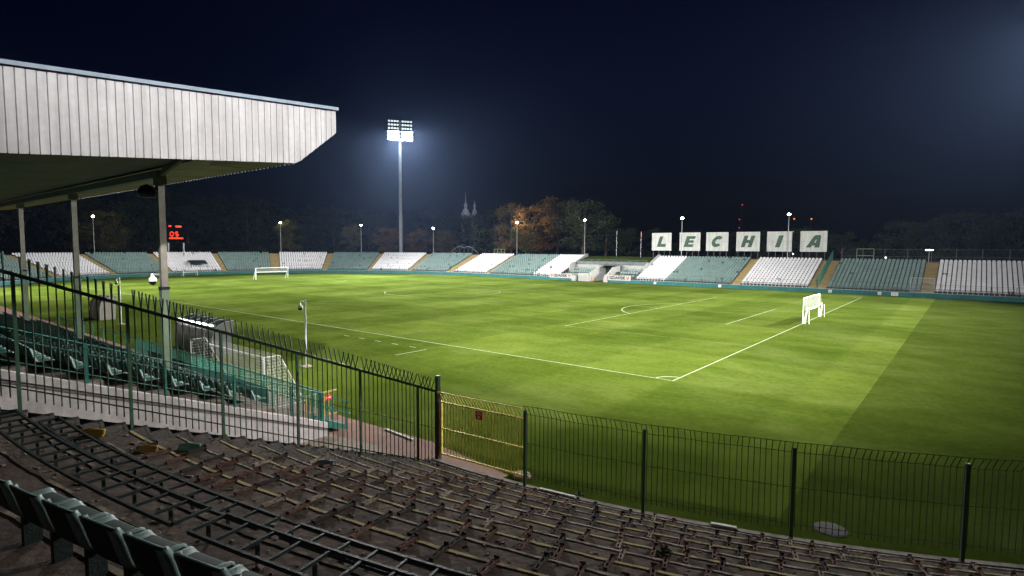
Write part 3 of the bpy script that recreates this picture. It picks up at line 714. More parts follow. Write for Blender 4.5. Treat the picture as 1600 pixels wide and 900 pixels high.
# steel seat frames left standing over the upper steps
def seat_frame(ra, rb, z, t0, t1, lab):
    t = thing('bench_frame', lab, 'bench frame', TP((ra+rb)/2, (t0+t1)/2, cone((ra+rb)/2)), 'empty steel seat frames')
    n = max(3, int((t1-t0)*ra/.40))
    for r in (ra, rb):
        m_ = MB(); pts = [TP(r, t0+(t1-t0)*i/n, z) for i in range(n+1)]
        for p, q in zip(pts, pts[1:]): m_.beam(p, q, .035, .045)
        m_.build('rail', frame_m, t)
    for i in range(n+1):
        th = t0+(t1-t0)*i/n; MB().beam(TP(ra+.024, th, z), TP(rb-.024, th, z), .03, .035).build('crossbar', frame_m, t)
        if i % 2 == 0: MB().beam(TP((ra+rb)/2, th, cone((ra+rb)/2)-.2), TP((ra+rb)/2, th, z-.024), .035, .035).build('leg', frame_m, t)
def thpx(x, y, r):
    d = ray(x, y)   # angle where the ray crosses radius r
    e = Vector((CAM.x-TX, CAM.y-TY)); dd = Vector((d.x, d.y)); aa = dd.dot(dd); bb = 2*e.dot(dd); cc = e.dot(e)-r*r
    t_ = (-bb-math.sqrt(max(0, bb*bb-4*aa*cc)))/(2*aa); p = CAM+d*t_; return math.atan2(p.y-TY, p.x-TX) % (2*PI)
tA = thpx(450, 818, 40.0)
seat_frame(39.93, 40.25, 3.82, th_on_line(40.6, AW+.3), tA-.006, 'lower empty green seat frame left of the break, beside the fence stair')
seat_frame(39.93, 40.25, 3.82, tA+.004, tA+.125, 'lower empty green seat frame right of the break')
tB = thpx(420, 836, 40.7)
seat_frame(40.56, 41.02, 4.10, th_on_line(41.1, AW+.3), tB-.03, 'upper empty green seat frame at left, nearest the green seats')
seat_frame(40.56, 41.02, 4.10, tB-.022, tB+.10, 'upper empty green seat frame at the bottom edge')

# ------------------------------------------------------------------ plastic seats
def seat_grid():
    prof = [(.44, .345), (.45, .375), (.42, .395), (.30, .40), (.15, .385), (.055, .40), (.01, .46), (-.02, .56), (-.05, .68), (-.072, .765), (-.085, .80)]
    us = [-1.08, -1., -.94, -.7, -.35, 0, .35, .7, .94, 1., 1.08]
    m_ = MB(); n = len(us)
    for k, (x, z) in enumerate(prof):
        top = max(0, (z-.70)/.1)
        for u in us:
            a = abs(u); hw = .235*(1-.10*min(1, top)**2)
            fl_ = max(0, a-.7)/.3
            if k <= 4: dx, dz = 0, (.03*fl_*fl_ if a <= 1 else .01)
            else: dx, dz = (.06*fl_*fl_ if a <= 1 else .015), 0
            if top > .6 and a > .9: dz -= .03
            m_.v.append((x+dx, u*hw, z+dz))
    for k in range(len(prof)-1):
        for j in range(n-1):
            m_.f.append((k*n+j, k*n+j+1, (k+1)*n+j+1, (k+1)*n+j)); m_.mi.append(0)
    return m_
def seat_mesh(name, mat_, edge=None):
    me = seat_grid().mesh(name, [mat_, edge or M('seat_edge_highlight', (.13, .21, .19), .5, var=.2, scale=6, fine=.2)])  # paler edge colour paints in the light caught by the seat rims
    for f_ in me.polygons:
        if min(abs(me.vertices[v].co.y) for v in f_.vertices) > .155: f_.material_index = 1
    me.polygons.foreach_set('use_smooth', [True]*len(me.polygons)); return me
shell_near = seat_mesh('shell', seat_n, M('near_seat_highlight', (.15, .22, .205), .5, var=.25, scale=6, fine=.3))  # dark shell with pale edges: floodlight on the rims put into the colour
ped = MB().box((.06, -.16, .0), (.34, .16, .03)).box((.12, -.03, .03), (.26, .03, .36)).mesh('pedestal', frame_m)
r_s = 42.44; z_seat = cone(rk[13])-.03
order = ['', 'green seat cut off by the left edge at the start of the foreground row', 'dark green seat second from the left edge in the foreground row', 'dark green seat third from the left edge in the foreground row',
         'dark green seat fourth from the left edge in the foreground row', 'dark green seat fifth from the left edge in the foreground row', 'dark green seat sixth from the left edge in the foreground row', 'green seat at the right end of the foreground row, mostly cut off']
for i in range(1, 8):
    th = rad(191.63+.77*(i-4)); p = TP(r_s, th, z_seat)
    mw = Matrix.Translation(p) @ Matrix.Rotation(th+PI, 4, 'Z') @ Matrix.Diagonal((1, 1.0, .96, 1))
    t = thing('stadium_seat', order[i], 'seat', p, 'green seats in the foreground')
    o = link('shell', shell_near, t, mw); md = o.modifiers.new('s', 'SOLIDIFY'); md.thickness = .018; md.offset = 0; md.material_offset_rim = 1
    link('pedestal', ped, t, mw)
# broken bits of old seats on the steps
frag = [((140, 672), M('yellow_plastic', (.42, .26, .04), .5, var=.2), .45, 'broken yellow seat shell at the far left of the terrace', 10),
        ((228, 690), M('yellow_plastic', (.42, .26, .04)), .34, 'small broken yellow seat shell on the terrace', 9),
        ((293, 690), M('mint_plastic', (.10, .30, .26), .5, var=.2), .42, 'broken mint green seat shell on the terrace', 8),
        ((507, 716), M('grey_plastic', (.13, .19, .20), .5, var=.2), .36, 'broken grey-green seat shell near the fence', 6)]
for q, mt, sz, lab, k in frag:
    d = ray(*q); lo, hi = 1., 40.
    for _ in range(50):
        mm = (lo+hi)/2; p = CAM+d*mm
        if p.z > cone(math.hypot(p.x-TX, p.y-TY))+.1: lo = mm
        else: hi = mm
    p = CAM+d*lo; rr = math.hypot(p.x-TX, p.y-TY); kk = int((rr-31.2)/.84); z = cone(rk[max(0, kk)])
    th = math.atan2(p.y-TY, p.x-TX)
    m_ = MB(); n = 7
    for i in range(n):
        u = i/(n-1)-.5
        for v_, (x, zz) in enumerate(((-.10, .0), (-.02, .07), (.03, .2), (.02, .33-.25*abs(u)*(1 if u > 0 else .5)))):
            m_.v.append((x+.10*(2*u)**2, u*1.05, zz*.9))
    for i in range(n-1):
        for v_ in range(3): m_.f.append((i*4+v_, i*4+v_+1, (i+1)*4+v_+1, (i+1)*4+v_)); m_.mi.append(0)
    o = m_.build('seat_fragment', mt, None, True); o.matrix_basis = Matrix.Translation((p.x, p.y, z+.012)) @ Matrix.Rotation(th+PI+.5, 4, 'Z') @ Matrix.Scale(sz*1.15, 4)
    md = o.modifiers.new('s', 'SOLIDIFY'); md.thickness = .03
    tag(o, lab, 'seat fragment', 'broken seat shells')
# weeds growing from the joints, grit and litter
leafw = M('weed_leaf', (.03, .05, .015), .8, var=.4, scale=20)
for j, (q, lab) in enumerate((((1040, 862), 'low dark weed tuft growing between terrace steps'), ((905, 775), 'small weed tuft by the front kerb below the fence'))):
    d = ray(*q); lo, hi = 1., 40.
    for _ in range(50):
        mm = (lo+hi)/2; p = CAM+d*mm
        if p.z > cone(math.hypot(p.x-TX, p.y-TY)): lo = mm
        else: hi = mm
    m_ = MB()
    for k in range(90):
        a = random.uniform(0, 2*PI); L = random.uniform(.05, .16); b0 = p+Vector((random.gauss(0, .06), random.gauss(0, .06), -.02))
        dr = Vector((math.cos(a), math.sin(a), random.uniform(.3, 1.2))).normalized(); sd_ = Vector((-math.sin(a), math.cos(a), 0))*.012
        m_.quad(b0-sd_, b0+sd_, b0+dr*L*.6+sd_*1.5, b0+dr*L, b0+dr*L*.6-sd_*1.5)
    tag(m_.build('weed_tuft', leafw), lab, 'plant', 'weeds on the terrace')
m_ = MB()
for k in range(2600):
    kk = random.randrange(0, 12); th = rad(random.uniform(181, 214)); r = rk[kk]+random.uniform(.05, .82); p = TP(r, th, cone(rk[kk])+.004)
    if not in_view(p): continue
    a = random.uniform(0, PI); s1 = random.uniform(.008, .028); dx = Vector((math.cos(a), math.sin(a), 0))*s1; dy = Vector((-math.sin(a), math.cos(a), 0))*s1*random.uniform(.4, 1)
    m_.hexa([p-dx-dy, p+dx-dy, p+dx+dy, p-dx+dy]+[q+Vector((0, 0, s1*.6)) for q in (p-dx*.7-dy, p+dx-dy*.6, p+dx*.6+dy, p-dx+dy*.5)], skip=(0,))
for k in range(170):
    kk = random.randrange(9, 13); th = rad(random.uniform(180, 199)); r = rk[kk]+random.uniform(.1, .8); p = TP(r, th, cone(rk[kk])+.004)
    if not in_view(p): continue
    a = th+random.gauss(PI/2, .4); s1 = random.uniform(.025, .08); dx = Vector((math.cos(a), math.sin(a), 0))*s1; dy = Vector((-math.sin(a), math.cos(a), 0))*s1*random.uniform(.2, .5)
    m_.hexa([p-dx-dy, p+dx-dy, p+dx+dy, p-dx+dy]+[q+Vector((0, 0, .014)) for q in (p-dx*.8-dy, p+dx-dy*.6, p+dx*.7+dy, p-dx+dy*.5)], skip=(0,))
g_ = stuff(m_.build('grit', M('pale_grit', (.06, .048, .04), .9, c2=(.26, .21, .18), scale=14)))
g_['label'] = 'small pale chips and leaf litter strewn over the terrace steps'; g_['category'] = 'litter'

# ================================================================== FENCES
def bar_mesh(h, spike, mat_, r=.011):
    m_ = MB(); m_.tube([(0, 0, 0), (0, 0, h)], r, 5)
    if spike == 'Y':
        for s_ in (-1, 1): m_.tube([(0, 0, h), (0, s_*.19, h+.36)], r*1.2, 4)
    elif spike == '1': m_.tube([(0, 0, h), (0, -.19, h+.36)], r*1.2, 4)
    elif spike == 'B': m_.tube([(0, 0, h), (.17, 0, h+.27)], r, 5)
    return m_.mesh('bar', mat_)
df = thing('divider_fence', 'tall green bar fence with forked spikes climbing beside the terrace stair', 'fence', FA)

TOPA, TOPB = Vector((-16.78, .88, 2.60)), Vector((-25.54, 2.62, 6.19))
slope = (TOPB.z-TOPA.z)/math.hypot(TOPB.x-TOPA.x, TOPB.y-TOPA.y); tdir = Vector((TOPB.x-TOPA.x, TOPB.y-TOPA.y, 0)).normalized()
LEN = 15.5
def top_at(s_): p = TOPA+tdir*s_; p.z = TOPA.z+slope*s_; return p
MB().beam(top_at(-.02), top_at(LEN), .06, .075).build('top_rail', fence_m, df)
MB().beam(top_at(-.02)-Vector((0, 0, 1.2)), top_at(LEN)-Vector((0, 0, 1.2)), .012, .015).build('mid_wire', fence_m, df)
posts = [0.64, 2.55, 4.35, 6.2, 8.1, 10.0, 11.9, 13.8, 15.5]
barY, bar1 = bar_mesh(2.62, 'Y', fence_m, .014), bar_mesh(2.62, '1', fence_m, .014)
rz = math.atan2(tdir.y, tdir.x)
for s_ in posts:
    p = top_at(s_); MB().beam(p-Vector((0, 0, 2.9)), p-Vector((0, 0, .02)), .06, .06).build('post', fence_l if s_ > .7 else fence_m, df)
prev = .0
for s1 in posts:
    pn = MB().beam(top_at(prev+.04)-Vector((0, 0, 2.35)), top_at(s1-.04)-Vector((0, 0, 2.35)), .015, .03).build('panel', fence_m, df)
    nbars = max(2, int(round((s1-prev)/.135)))
    for k in range(1, nbars):
        s_ = prev+(s1-prev)*k/nbars; p = top_at(s_); mid_ = 3.2 < s_ < 6.4
        link('bar', bar1 if mid_ else barY, pn, T(p.x, p.y, p.z-2.58, rz+random.uniform(-.08, .08)))
    prev = s1
# corner gate post
gp = thing('gate_post', 'thick rusty dark post between the green fence and the yellow gate', 'post', (-16.76, .83, .3))
MB().box((-16.84, .70, .38), (-16.70, .84, 2.62)).build('lower_post', rustpost, gp); MB().box((-16.83, .71, 2.621), (-16.71, .83, 3.12)).build('upper_post', fence_m, gp)
for z in (.75, 1.6, 2.45): MB().box((-16.70, .66, z), (-16.64, .70, z+.1)).build('hinge', rustpost, gp)
# front fence of bent bars
ff = thing('front_fence', 'dark green fence of bent-topped bars along the front of the terrace', 'fence', TP(30.6, rad(200), .4))
RFN = 30.60; PA = [rad(187.31+6.4*k) for k in range(8)]
H_B, zb0 = 1.86, .66
barB = bar_mesh(H_B, 'B', fence_m, .0095)
for k, th in enumerate(PA):
    p = TP(RFN, th, .35); MB().beam(p, p+Vector((0, 0, 2.26)), .075, .075, (math.cos(th), math.sin(th), 0)).build('post', fence_m, ff)
    if k == len(PA)-1: break
    n = 26; t0, t1 = th, PA[k+1]
    m_ = MB()
    for z, rr in ((zb0+.12, RFN), (zb0+1.0, RFN), (zb0+H_B-.02, RFN), (zb0+H_B+.26, RFN+.165)):
        pts = [TP(rr, t0+(t1-t0)*i/4, z+.015*(i % 2)) for i in range(5)]
        m_.tube(pts, .008, 5)
    pn = m_.build('panel', fence_m, ff)
    for i in range(n):
        tt = t0+(t1-t0)*(i+.5)/n; p = TP(RFN, tt, zb0+random.uniform(-.015, .015)); link('bar', barB, pn, T(p.x, p.y, p.z, tt+random.uniform(-.12, .12)) @ Matrix.Rotation(random.gauss(0, .006), 4, 'X'))
# yellow gate
yg = thing('pitch_gate', 'yellow bar gate with bent-over top, closed in the front fence', 'gate', (-16.7, -.9, .4))
ga, gb = Vector((-16.74, .62, 0)), Vector((-16.47, -2.54, 0)); gd = (gb-ga).normalized(); go = Vector((gd.y, -gd.x, 0))
if go.x > 0: go = -go
for z in (.60, 1.42, 2.28): MB().beam(ga+Vector((0, 0, z)), gb+Vector((0, 0, z)), .045, .045).build('rail', yellow, yg)
MB().beam(ga+go*.24+Vector((0, 0, 2.66)), gb+go*.24+Vector((0, 0, 2.66)), .03, .03).build('top_rail', yellow, yg)
for p, wd_ in ((ga-gd*.02, .07), (gb+gd*.015, .05)): MB().beam(p+Vector((0, 0, .56)), p+Vector((0, 0, 2.31)), wd_, wd_, (gd.x, gd.y, 0)).build('stile', yellow, yg)
m_ = MB(); m_.tube([(0, 0, .61), (0, 0, 2.26)], .016, 5); m_.tube([(0, 0, 2.29), (.235, 0, 2.65)], .013, 5); gbar = m_.mesh('bar', yellow)
for k in range(1, 26):
    p = ga.lerp(gb, k/26); link('bar', gbar, yg, T(p.x, p.y, 0, math.atan2(go.y, go.x)))
# red sign on it
p = ga.lerp(gb, .48)+Vector((0, 0, 2.12))+go*.05
sn = thing('warning_sign', 'small red sign with white print hung on the yellow gate', 'sign', p)
def plate(parent, p, dirv, nrm, w_, h_, mat_, name, off=0.):
    a = p-dirv*w_/2+nrm*off; b_ = p+dirv*w_/2+nrm*off; u = Vector((0, 0, h_/2)); th_ = nrm*.006
    MB().hexa([a-u-th_, b_-u-th_, b_-u, a-u, a+u-th_, b_+u-th_, b_+u, a+u]).build(name, mat_, parent)
plate(sn, p, gd, go, .26, .26, red, 'plate')
wp = M('sign_print', (.7, .68, .66), .6, var=.1)
for dz, w_ in ((.085, .17), (.055, .2), (.025, .2)): plate(sn, p+Vector((0, 0, dz)), gd, go, w_, .014, wp, 'print_line', .009)
c_ = p+Vector((0, 0, -.06))+go*.004
MB().quad(*[c_+gd*.045*math.cos(2*PI*i/12)+Vector((0, 0, .045*math.sin(2*PI*i/12))) for i in range(12)]).build('emblem', wp, sn)
# bits by the fence
pl = MB(); a, b_ = TP(30.58, rad(188.2), .44), TP(30.58, rad(190.2), .44); pl.beam(a, b_, .09, .03)
tag(pl.build('white_plank', M('pale_plank', (.5, .5, .47), .8)), 'white plank lying on the kerb right of the yellow gate', 'plank')
pl = MB(); a, b_ = TP(30.56, rad(196.8), .45), TP(30.56, rad(197.9), .45); pl.beam(a, b_, .1, .05)
tag(pl.build('white_plank', MATS['pale_plank']), 'short white plank on the kerb in the middle of the fence', 'plank')
p = onz(1297, 827, 0)
m_ = MB().lathe((p.x, p.y, 0), [(.42, .004), (.36, .02), (.2, .03), (.01, .03)], 9); tag(m_.build('manhole_cover', M('manhole', (.032, .03, .03), .9, fine=.4)), 'flat grey manhole slab in the grass behind the fence', 'manhole')
p = onz(815, 741, .05)
m_ = MB().lathe((p.x, p.y, .0), [(.32, .0), (.28, .07), (.1, .1), (.01, .1)], 8); tag(m_.build('stone_slab', apron_m), 'pale stone slab in the grass at the foot of the yellow gate', 'stone')

# ================================================================== ROOFED MAIN STAND (left)
YE, XF = 6.48, -17.1
wz = lambda x: .52+.387*(XF-x)
gs = thing('grandstand', 'roofed grandstand at left with white end wall and rows of green seats', 'grandstand', (-23, 20, 0))
def wall_poly(m_, y, xs, dz0, dz1=None, zfix=None):
    for a, c in zip(xs, xs[1:]):
        za, zc = wz(a), wz(c)
        m_.quad((a, y, zfix if zfix is not None else za+dz1), (c, y, zfix if zfix is not None else zc+dz1), (c, y, zc+dz0), (a, y, za+dz0))
XB = -31.5
def sbox(m_, x0, x1, y0, y1, lo, hi, flat_lo=None):
    """prism between x0>x1 that follows the wall slope."""
    f = lambda x: flat_lo if flat_lo is not None else wz(x)+lo
    m_.hexa([(x1, y0, f(x1)), (x0, y0, f(x0)), (x0, y1, f(x0)), (x1, y1, f(x1)), (x1, y0, wz(x1)+hi), (x0, y0, wz(x0)+hi), (x0, y1, wz(x0)+hi), (x1, y1, wz(x1)+hi)])
m_ = MB(); sbox(m_, XF, XB, YE, YE+.3, 0, -.26, -.05); m_.build('end_wall', wallwhite, gs)
m_ = MB(); sbox(m_, XF-.01, XB, YE+.03, YE+.28, -.259, -.215); m_.build('shadow_joint', band_m, gs)
m_ = MB(); sbox(m_, XF+.02, XB, YE-.035, YE+.32, -.214, 0); m_.build('wall_coping', wallwhite, gs)
m_ = MB(); sbox(m_, XF, XB, YE-.018, YE-.001, -.30, -.262); m_.build('band', band_m, gs)
MB().box((XF-.3, YE+.301, -.05), (XF, 60, .30)).build('front_wall', wallwhite, gs)
# steps of the stand
RX = [-19.0-.845*k for k in range(15)]
m_ = MB(); m_.box((-18.98, YE+.31, -.05), (XF-.31, 60, .62)); m_.build('front_walkway', M('stand_concrete', (.16, .135, .115), .92, var=.3, scale=1.5, fine=.5), gs)
for k, x in enumerate(RX):
    z = wz(x-.35)+.02; MB().box((x-.845, YE+.31, -.05), (x, 60, z)).build('stand_step', MATS['stand_concrete'], gs)
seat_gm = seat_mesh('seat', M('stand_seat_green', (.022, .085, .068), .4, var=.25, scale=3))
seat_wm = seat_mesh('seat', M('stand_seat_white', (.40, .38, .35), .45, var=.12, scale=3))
ns = 0; rest = MB(); sgv = seat_grid()
for yi in range(60):
    for k, x in enumerate(RX[:13]):
        y = YE+.85+.5*yi; z = wz(x-.35)+.02
        if y > 40: continue
        mw = T(x-.62, y, z-.02, 0, 1.0)
        if ns < 285 and in_view((x-.5, y, z+.5), 5, 5):
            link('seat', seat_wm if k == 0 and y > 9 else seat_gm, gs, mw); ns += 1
        elif y < 40:
            base = len(rest.v); rest.v += [tuple(mw @ Vector(v)) for v in sgv.v]; rest.f += [tuple(base+i for i in f) for f in sgv.f]; rest.mi += [0]*len(sgv.f)
stuff(rest.build('more_seats', MATS['stand_seat_green'], gs, True))
# sloping side railing
rp = [-24.50, -22.55, -20.48, -18.45, -17.22, -26.5, -28.5, -30.5]
for x in rp: MB().beam((x, YE+.14, wz(x)), (x, YE+.14, wz(x)+1.12), .075, .075).build('railing_post', teal, gs)
for dz, th_ in ((1.1, .055), (.84, .03), (.26, .03)):
    m_ = MB(); m_.tube([(XF-.1, YE+.14, wz(XF-.1)+dz), (XB, YE+.14, wz(XB)+dz)], th_/2, 6); m_.build('handrail', teal, gs)
# front railing with balusters
fr_y = [YE+.2+2.1*k for k in range(18)]
for y in fr_y: MB().beam((XF-.15, y, .30), (XF-.15, y, 1.74), .06, .06).build('railing_post', teal, gs)
for z in (1.72, .48): MB().beam((XF-.15, YE+.2, z), (XF-.15, 42, z), .05, .05).build('front_rail', teal, gs)
bal = MB().box((-.011, -.011, 0), (.011, .011, 1.2)).mesh('baluster', teal)
for k in range(150):
    y = YE+.32+.13*k
    link('baluster', bal, gs, T(XF-.15, y, .5))
MB().box((XF-.2, 10.5, .5), (XF-.17, 24, 1.25)).build('railing_sheet', M('teal_sheet', (.02, .10, .08), .6, var=.2), gs)
# columns, beam, roof
XC = -20.8
def column(y, base):
    MB().box((XC-.13, y-.13, base), (XC+.13, y+.13, 5.6)).build('column', colg, gs)
    MB().box((XC-.11, y-.11, 5.601), (XC+.11, y+.11, 9.62)).build('column_upper', colm, gs)
    MB().box((XC-.17, y-.17, 9.45), (XC+.17, y+.17, 9.75)).build('column_head', colm, gs)
    MB().box((XC-.15, y-.15, 5.56), (XC+.15, y+.15, 5.66)).build('column_collar', black, gs)
for y in (11.35, 22.4, 33.5, 44.5): column(y, wz(XC)-.2)
YG, YB = 8.0, 58.
MB().box((XC-.15, 11.2, 9.72), (XC+.15, YB, 9.98)).build('roof_beam', colm, gs)
XR0, XR1, XRB = -15.45, -17.2, -32.
sz = lambda x: 10.43+.085*(x-XR1)          # soffit height
tz = lambda x: 12.78+.068*(x-XR0)          # top of the roof
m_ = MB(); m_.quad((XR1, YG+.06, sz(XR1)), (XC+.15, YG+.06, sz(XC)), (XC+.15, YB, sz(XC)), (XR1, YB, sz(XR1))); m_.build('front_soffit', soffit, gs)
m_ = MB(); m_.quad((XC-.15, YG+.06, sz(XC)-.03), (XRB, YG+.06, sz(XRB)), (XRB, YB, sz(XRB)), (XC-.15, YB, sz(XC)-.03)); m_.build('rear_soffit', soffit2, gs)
MB().beam((XC, 11.2, 9.86), (XC-.5, YG+.1, sz(XC)-.05), .12, .2).build('brace', soffit2, gs)
m_ = MB(); m_.quad((XR0, YG+.06, tz(XR0)), (XR0, YB, tz(XR0)), (XRB, YB, tz(XRB)), (XRB, YG+.06, tz(XRB)))
m_.quad((XR0, YG+.06, 11.85), (XR0, YB, 11.85), (XR0, YB, tz(XR0)), (XR0, YG+.06, tz(XR0))); m_.quad((XR1, YG+.06, sz(XR1)), (XR1, YB, sz(XR1)), (XR0, YB, 11.85), (XR0, YG+.06, 11.85))
m_.quad((XRB, YG, sz(XRB)), (XRB, YB, sz(XRB)), (XRB, YB, tz(XRB)), (XRB, YG, tz(XRB)))
m_.build('roof', M('roof_sheet', (.22, .23, .25), .6, var=.2), gs)
# ribbed end fascia: each board its own
x = XR0; bw_ = .232
k = 0
while x > XRB+.1:
    x1 = x-bw_
    def low(xx):
        return sz(xx) if xx <= XR1 else 11.85+(sz(XR1)-11.85)*(XR0-xx)/(XR0-XR1)
    lo0, lo1 = low(x)-.05, low(x1)-.05
    g_ = .014
    hx = [(x1+g_, YG, lo1), (x-g_, YG, lo0), (x-g_, YG+.05, lo0), (x1+g_, YG+.05, lo1), (x1+g_, YG, tz(x1)-.14+random.uniform(-.012, .012)), (x-g_, YG, tz(x)-.14+random.uniform(-.012, .012)), (x-g_, YG+.05, tz(x)-.14), (x1+g_, YG+.05, tz(x1)-.14)]
    if k < 72: MB().hexa(hx).build('fascia_board', ribbed, gs)
    x = x1; k += 1
m_ = MB(); hx = [(XRB, YG+.052, sz(XRB)), (XR1, YG+.052, sz(XR1)), (XR0, YG+.052, 11.85), (XR0, YG+.052, tz(XR0)), (XRB, YG+.052, tz(XRB))]
m_.quad(*hx); m_.build('fascia_backing', M('fascia_gap', (.10, .10, .11), .8), gs)
MB().hexa([(XRB, YG-.06, tz(XRB)-.09), (XR0+.08, YG-.06, tz(XR0+.08)-.09), (XR0+.08, YG+.2, tz(XR0+.08)-.09), (XRB, YG+.2, tz(XRB)-.09), (XRB, YG-.06, tz(XRB)+.03), (XR0+.08, YG-.06, tz(XR0+.08)+.03), (XR0+.08, YG+.2, tz(XR0+.08)+.03), (XRB, YG+.2, tz(XRB)+.03)]).build('edge_cap', capm, gs)
m_ = MB()
for k in range(90): m_.box((XR1-.01, YG+.3+.32*k, sz(XR1)-.06), (XR1+.03, YG+.42+.32*k, sz(XR1)-.02))
stuff(m_.build('drip_trim', M('trim_pale', (.35, .35, .33), .7), gs))
MB().box((-19.7, 9.4, sz(-19.2)-.10), (-18.6, 9.75, sz(-19.2)-.088)).build('soffit_vent', black, gs)
MB().box((XRB+.2, YE+.31, 0), (XRB+.4, YB, 9.2)).build('rear_wall', M('rear_wall', (.10, .10, .09), .9), gs)

# stairs at the corner of the stand, yellow barrier, red plate
stt = thing('corner_stairs', 'short teal metal stairs with handrail at the corner of the roofed stand', 'stairs', (-16.5, 7, 0))
for sy in (6.62, 7.6):
    MB().hexa([(-17.08, sy, .28), (-16.1, sy, 0.), (-16.1, sy+.05, 0.), (-17.08, sy+.05, .28), (-17.08, sy, .60), (-16.1, sy, .16), (-16.1, sy+.05, .16), (-17.08, sy+.05, .60)]).build('stringer', teal, stt)
    for x_, z_ in ((-17.02, .55), (-16.15, .15)): MB().beam((x_, sy+.025, z_), (x_, sy+.025, z_+.98), .045, .045).build('post', teal, stt)
    for dz in (.95, .5): MB().beam((-17.05, sy+.025, .56+dz), (-15.95, sy+.025, .08+dz), .04, .04).build('handrail', teal, stt)
for k in range(3): MB().box((-17.0+.3*k, 6.68, .42-.15*k), (-16.72+.3*k, 7.59, .45-.15*k)).build('tread', teal, stt)
ydull = M('dull_yellow_paint', (.34, .27, .07), .6, var=.25, scale=7)
yb = thing('yellow_barrier', 'small yellow bar barrier on the path behind the teal stairs', 'barrier', (-16, 8.5, 0))
x0, x1 = -16.75, -15.3
for z in (.12, 1.12): MB().beam((x0, 8.5, z), (x1, 8.5, z), .05, .05).build('rail', ydull, yb)
for k in range(8):
    x_ = x0+(x1-x0)*k/7; MB().beam((x_, 8.5, 0.0 if k in (0, 7) else .12), (x_, 8.5, 1.12), .05 if k in (0, 7) else .03, .03).build('bar', ydull, yb)
rs = thing('red_plate', 'small red plate on the railing corner of the roofed stand', 'sign', (-17.15, 6.5, 1.5))
plate(rs, Vector((-17.02, 6.50, 1.46)), Vector((.95, .3, 0)), Vector((.3, -.95, 0)), .36, .16, red, 'plate')
plate(rs, Vector((-17.02, 6.50, 1.47)), Vector((.95, .3, 0)), Vector((.3, -.95, 0)), .24, .03, wp, 'print_line', .01)

# ================================================================== GOALS
def net(m_, p00, p10, p11, p01, nu, nv, r=.006):
    p00, p10, p11, p01 = map(Vector, (p00, p10, p11, p01))
    f = lambda u, v: (p00*(1-u)+p10*u)*(1-v)+(p01*(1-u)+p11*u)*v
    for i in range(nu+1): m_.beam(f(i/nu, 0), f(i/nu, 1), r*2, r*2)
    for j in range(nv+1): m_.beam(f(0, j/nv), f(1, j/nv), r*2, r*2)
shaded_white = M('shaded_white_paint', (.34, .34, .32), .6, var=.2, scale=3)  # darker copy of the white paint, the stand roof's shade put into its colour
cord = M('net_cord', (.40, .41, .36), .8, var=.1)
def goal(pa, pb, back, lab, style, H=2.44, tr_=.06):
    pa, pb, back = Vector(pa), Vector(pb), Vector(back); t = thing('goal', lab, 'goal', (pa+pb)/2, 'football goals')
    Z = Vector((0, 0, H)); gw = shaded_white if style == 'net' else white
    for p in (pa, pb): MB().tube([p, p+Z-Vector((0, 0, tr_))], tr_, 8).build('goalpost', gw, t)
    MB().tube([pa+Z, pb+Z], tr_, 8).build('crossbar', gw, t)
    if style == 'rolled':            # net lifted up and tied to the frame
        for p in (pa, pb):
            MB().tube([p+back*.12, p+back*.3+Z*.5, p+back*.25+Z*.62], [.11, .09, .07], 7).build('net_bundle', M('net_bunch', (.66, .67, .64), .9, var=.15, scale=12, bump=.4), t)
            MB().tube([p+back*.55, p+back*.5+Z*.55], .035, 6).build('stanchion', gw, t)
        L = (pb-pa); m_ = MB(); nu, nv = 64, 12
        def gp_(i, v): u = i/nu; return pa+L*u+Z*(.985-.40*v-.066*math.sin(u*PI)*v)+back*(.07+.12*v+.025*math.sin(i*1.7))
        for i in range(nu+1):
            for v in range(nv): m_.beam(gp_(i, v/nv), gp_(i, (v+1)/nv), .018, .018)
        for v in range(nv+1):
            for i in range(0, nu, 2): m_.beam(gp_(i, v/nv), gp_(i+2, v/nv), .018, .018)
        stuff(m_.build('raised_net', cord, t))
        MB().tube([pa+L*u+Z*(.565-.066*math.sin(u*PI))+back*.2 for u in [i/16 for i in range(17)]], .06, 7).build('net_roll', MATS['net_bunch'], t)
    elif style == 'lowroll':
        MB().tube([pa+Z*.62+back*.4, pb+Z*.62+back*.4], .11, 7).build('net_roll', M('net_bunch', (.66, .67, .64), .9), t)
        for p in (pa, pb): MB().tube([p+Z*.98, p+Z*.62+back*.4, p+back*1.2], .035, 6).build('stay', gw, t)
        m_ = MB(); net(m_, pa+Z+back*.1, pb+Z+back*.1, pb+Z*.62+back*.38, pa+Z*.62+back*.38, 40, 6, .008); stuff(m_.build('net', cord, t))
    else:
        top = back*.75; bot = back*1.9
        for p in (pa, pb):
            MB().tube([p+Z, p+Z+top, p+bot], .04, 6).build('side_stay', gw, t)
            MB().tube([p, p+bot], .035, 6).build('ground_bar', gw, t)
            m_ = MB(); net(m_, p+Z, p+Z+top, p+bot, p, 7, 16, .006); stuff(m_.build('side_net', cord, t))
        MB().tube([pa+bot, pb+bot], .035, 6).build('back_bar', gw, t)
        m_ = MB(); net(m_, pa+Z+top, pb+Z+top, pb+bot, pa+bot, 44, 14, .004); stuff(m_.build('back_net', cord, t))
goal((mid-3.66, 0, 0), (mid+3.66, 0, 0), (0, -1, 0), 'near white goal with its net lifted up, on the right goal line', 'rolled', tr_=.06)
goal((mid-3.66, PL, 0), (mid+3.66, PL, 0), (0, 1, 0), 'distant white goal on the far goal line', 'lowroll', tr_=.07)
goal((26.0, 131.5, 0), (29.4, 132.2, 0), (0, 1, 0), 'small white training goal by the far left wall', 'lowroll', H=1.4, tr_=.06)
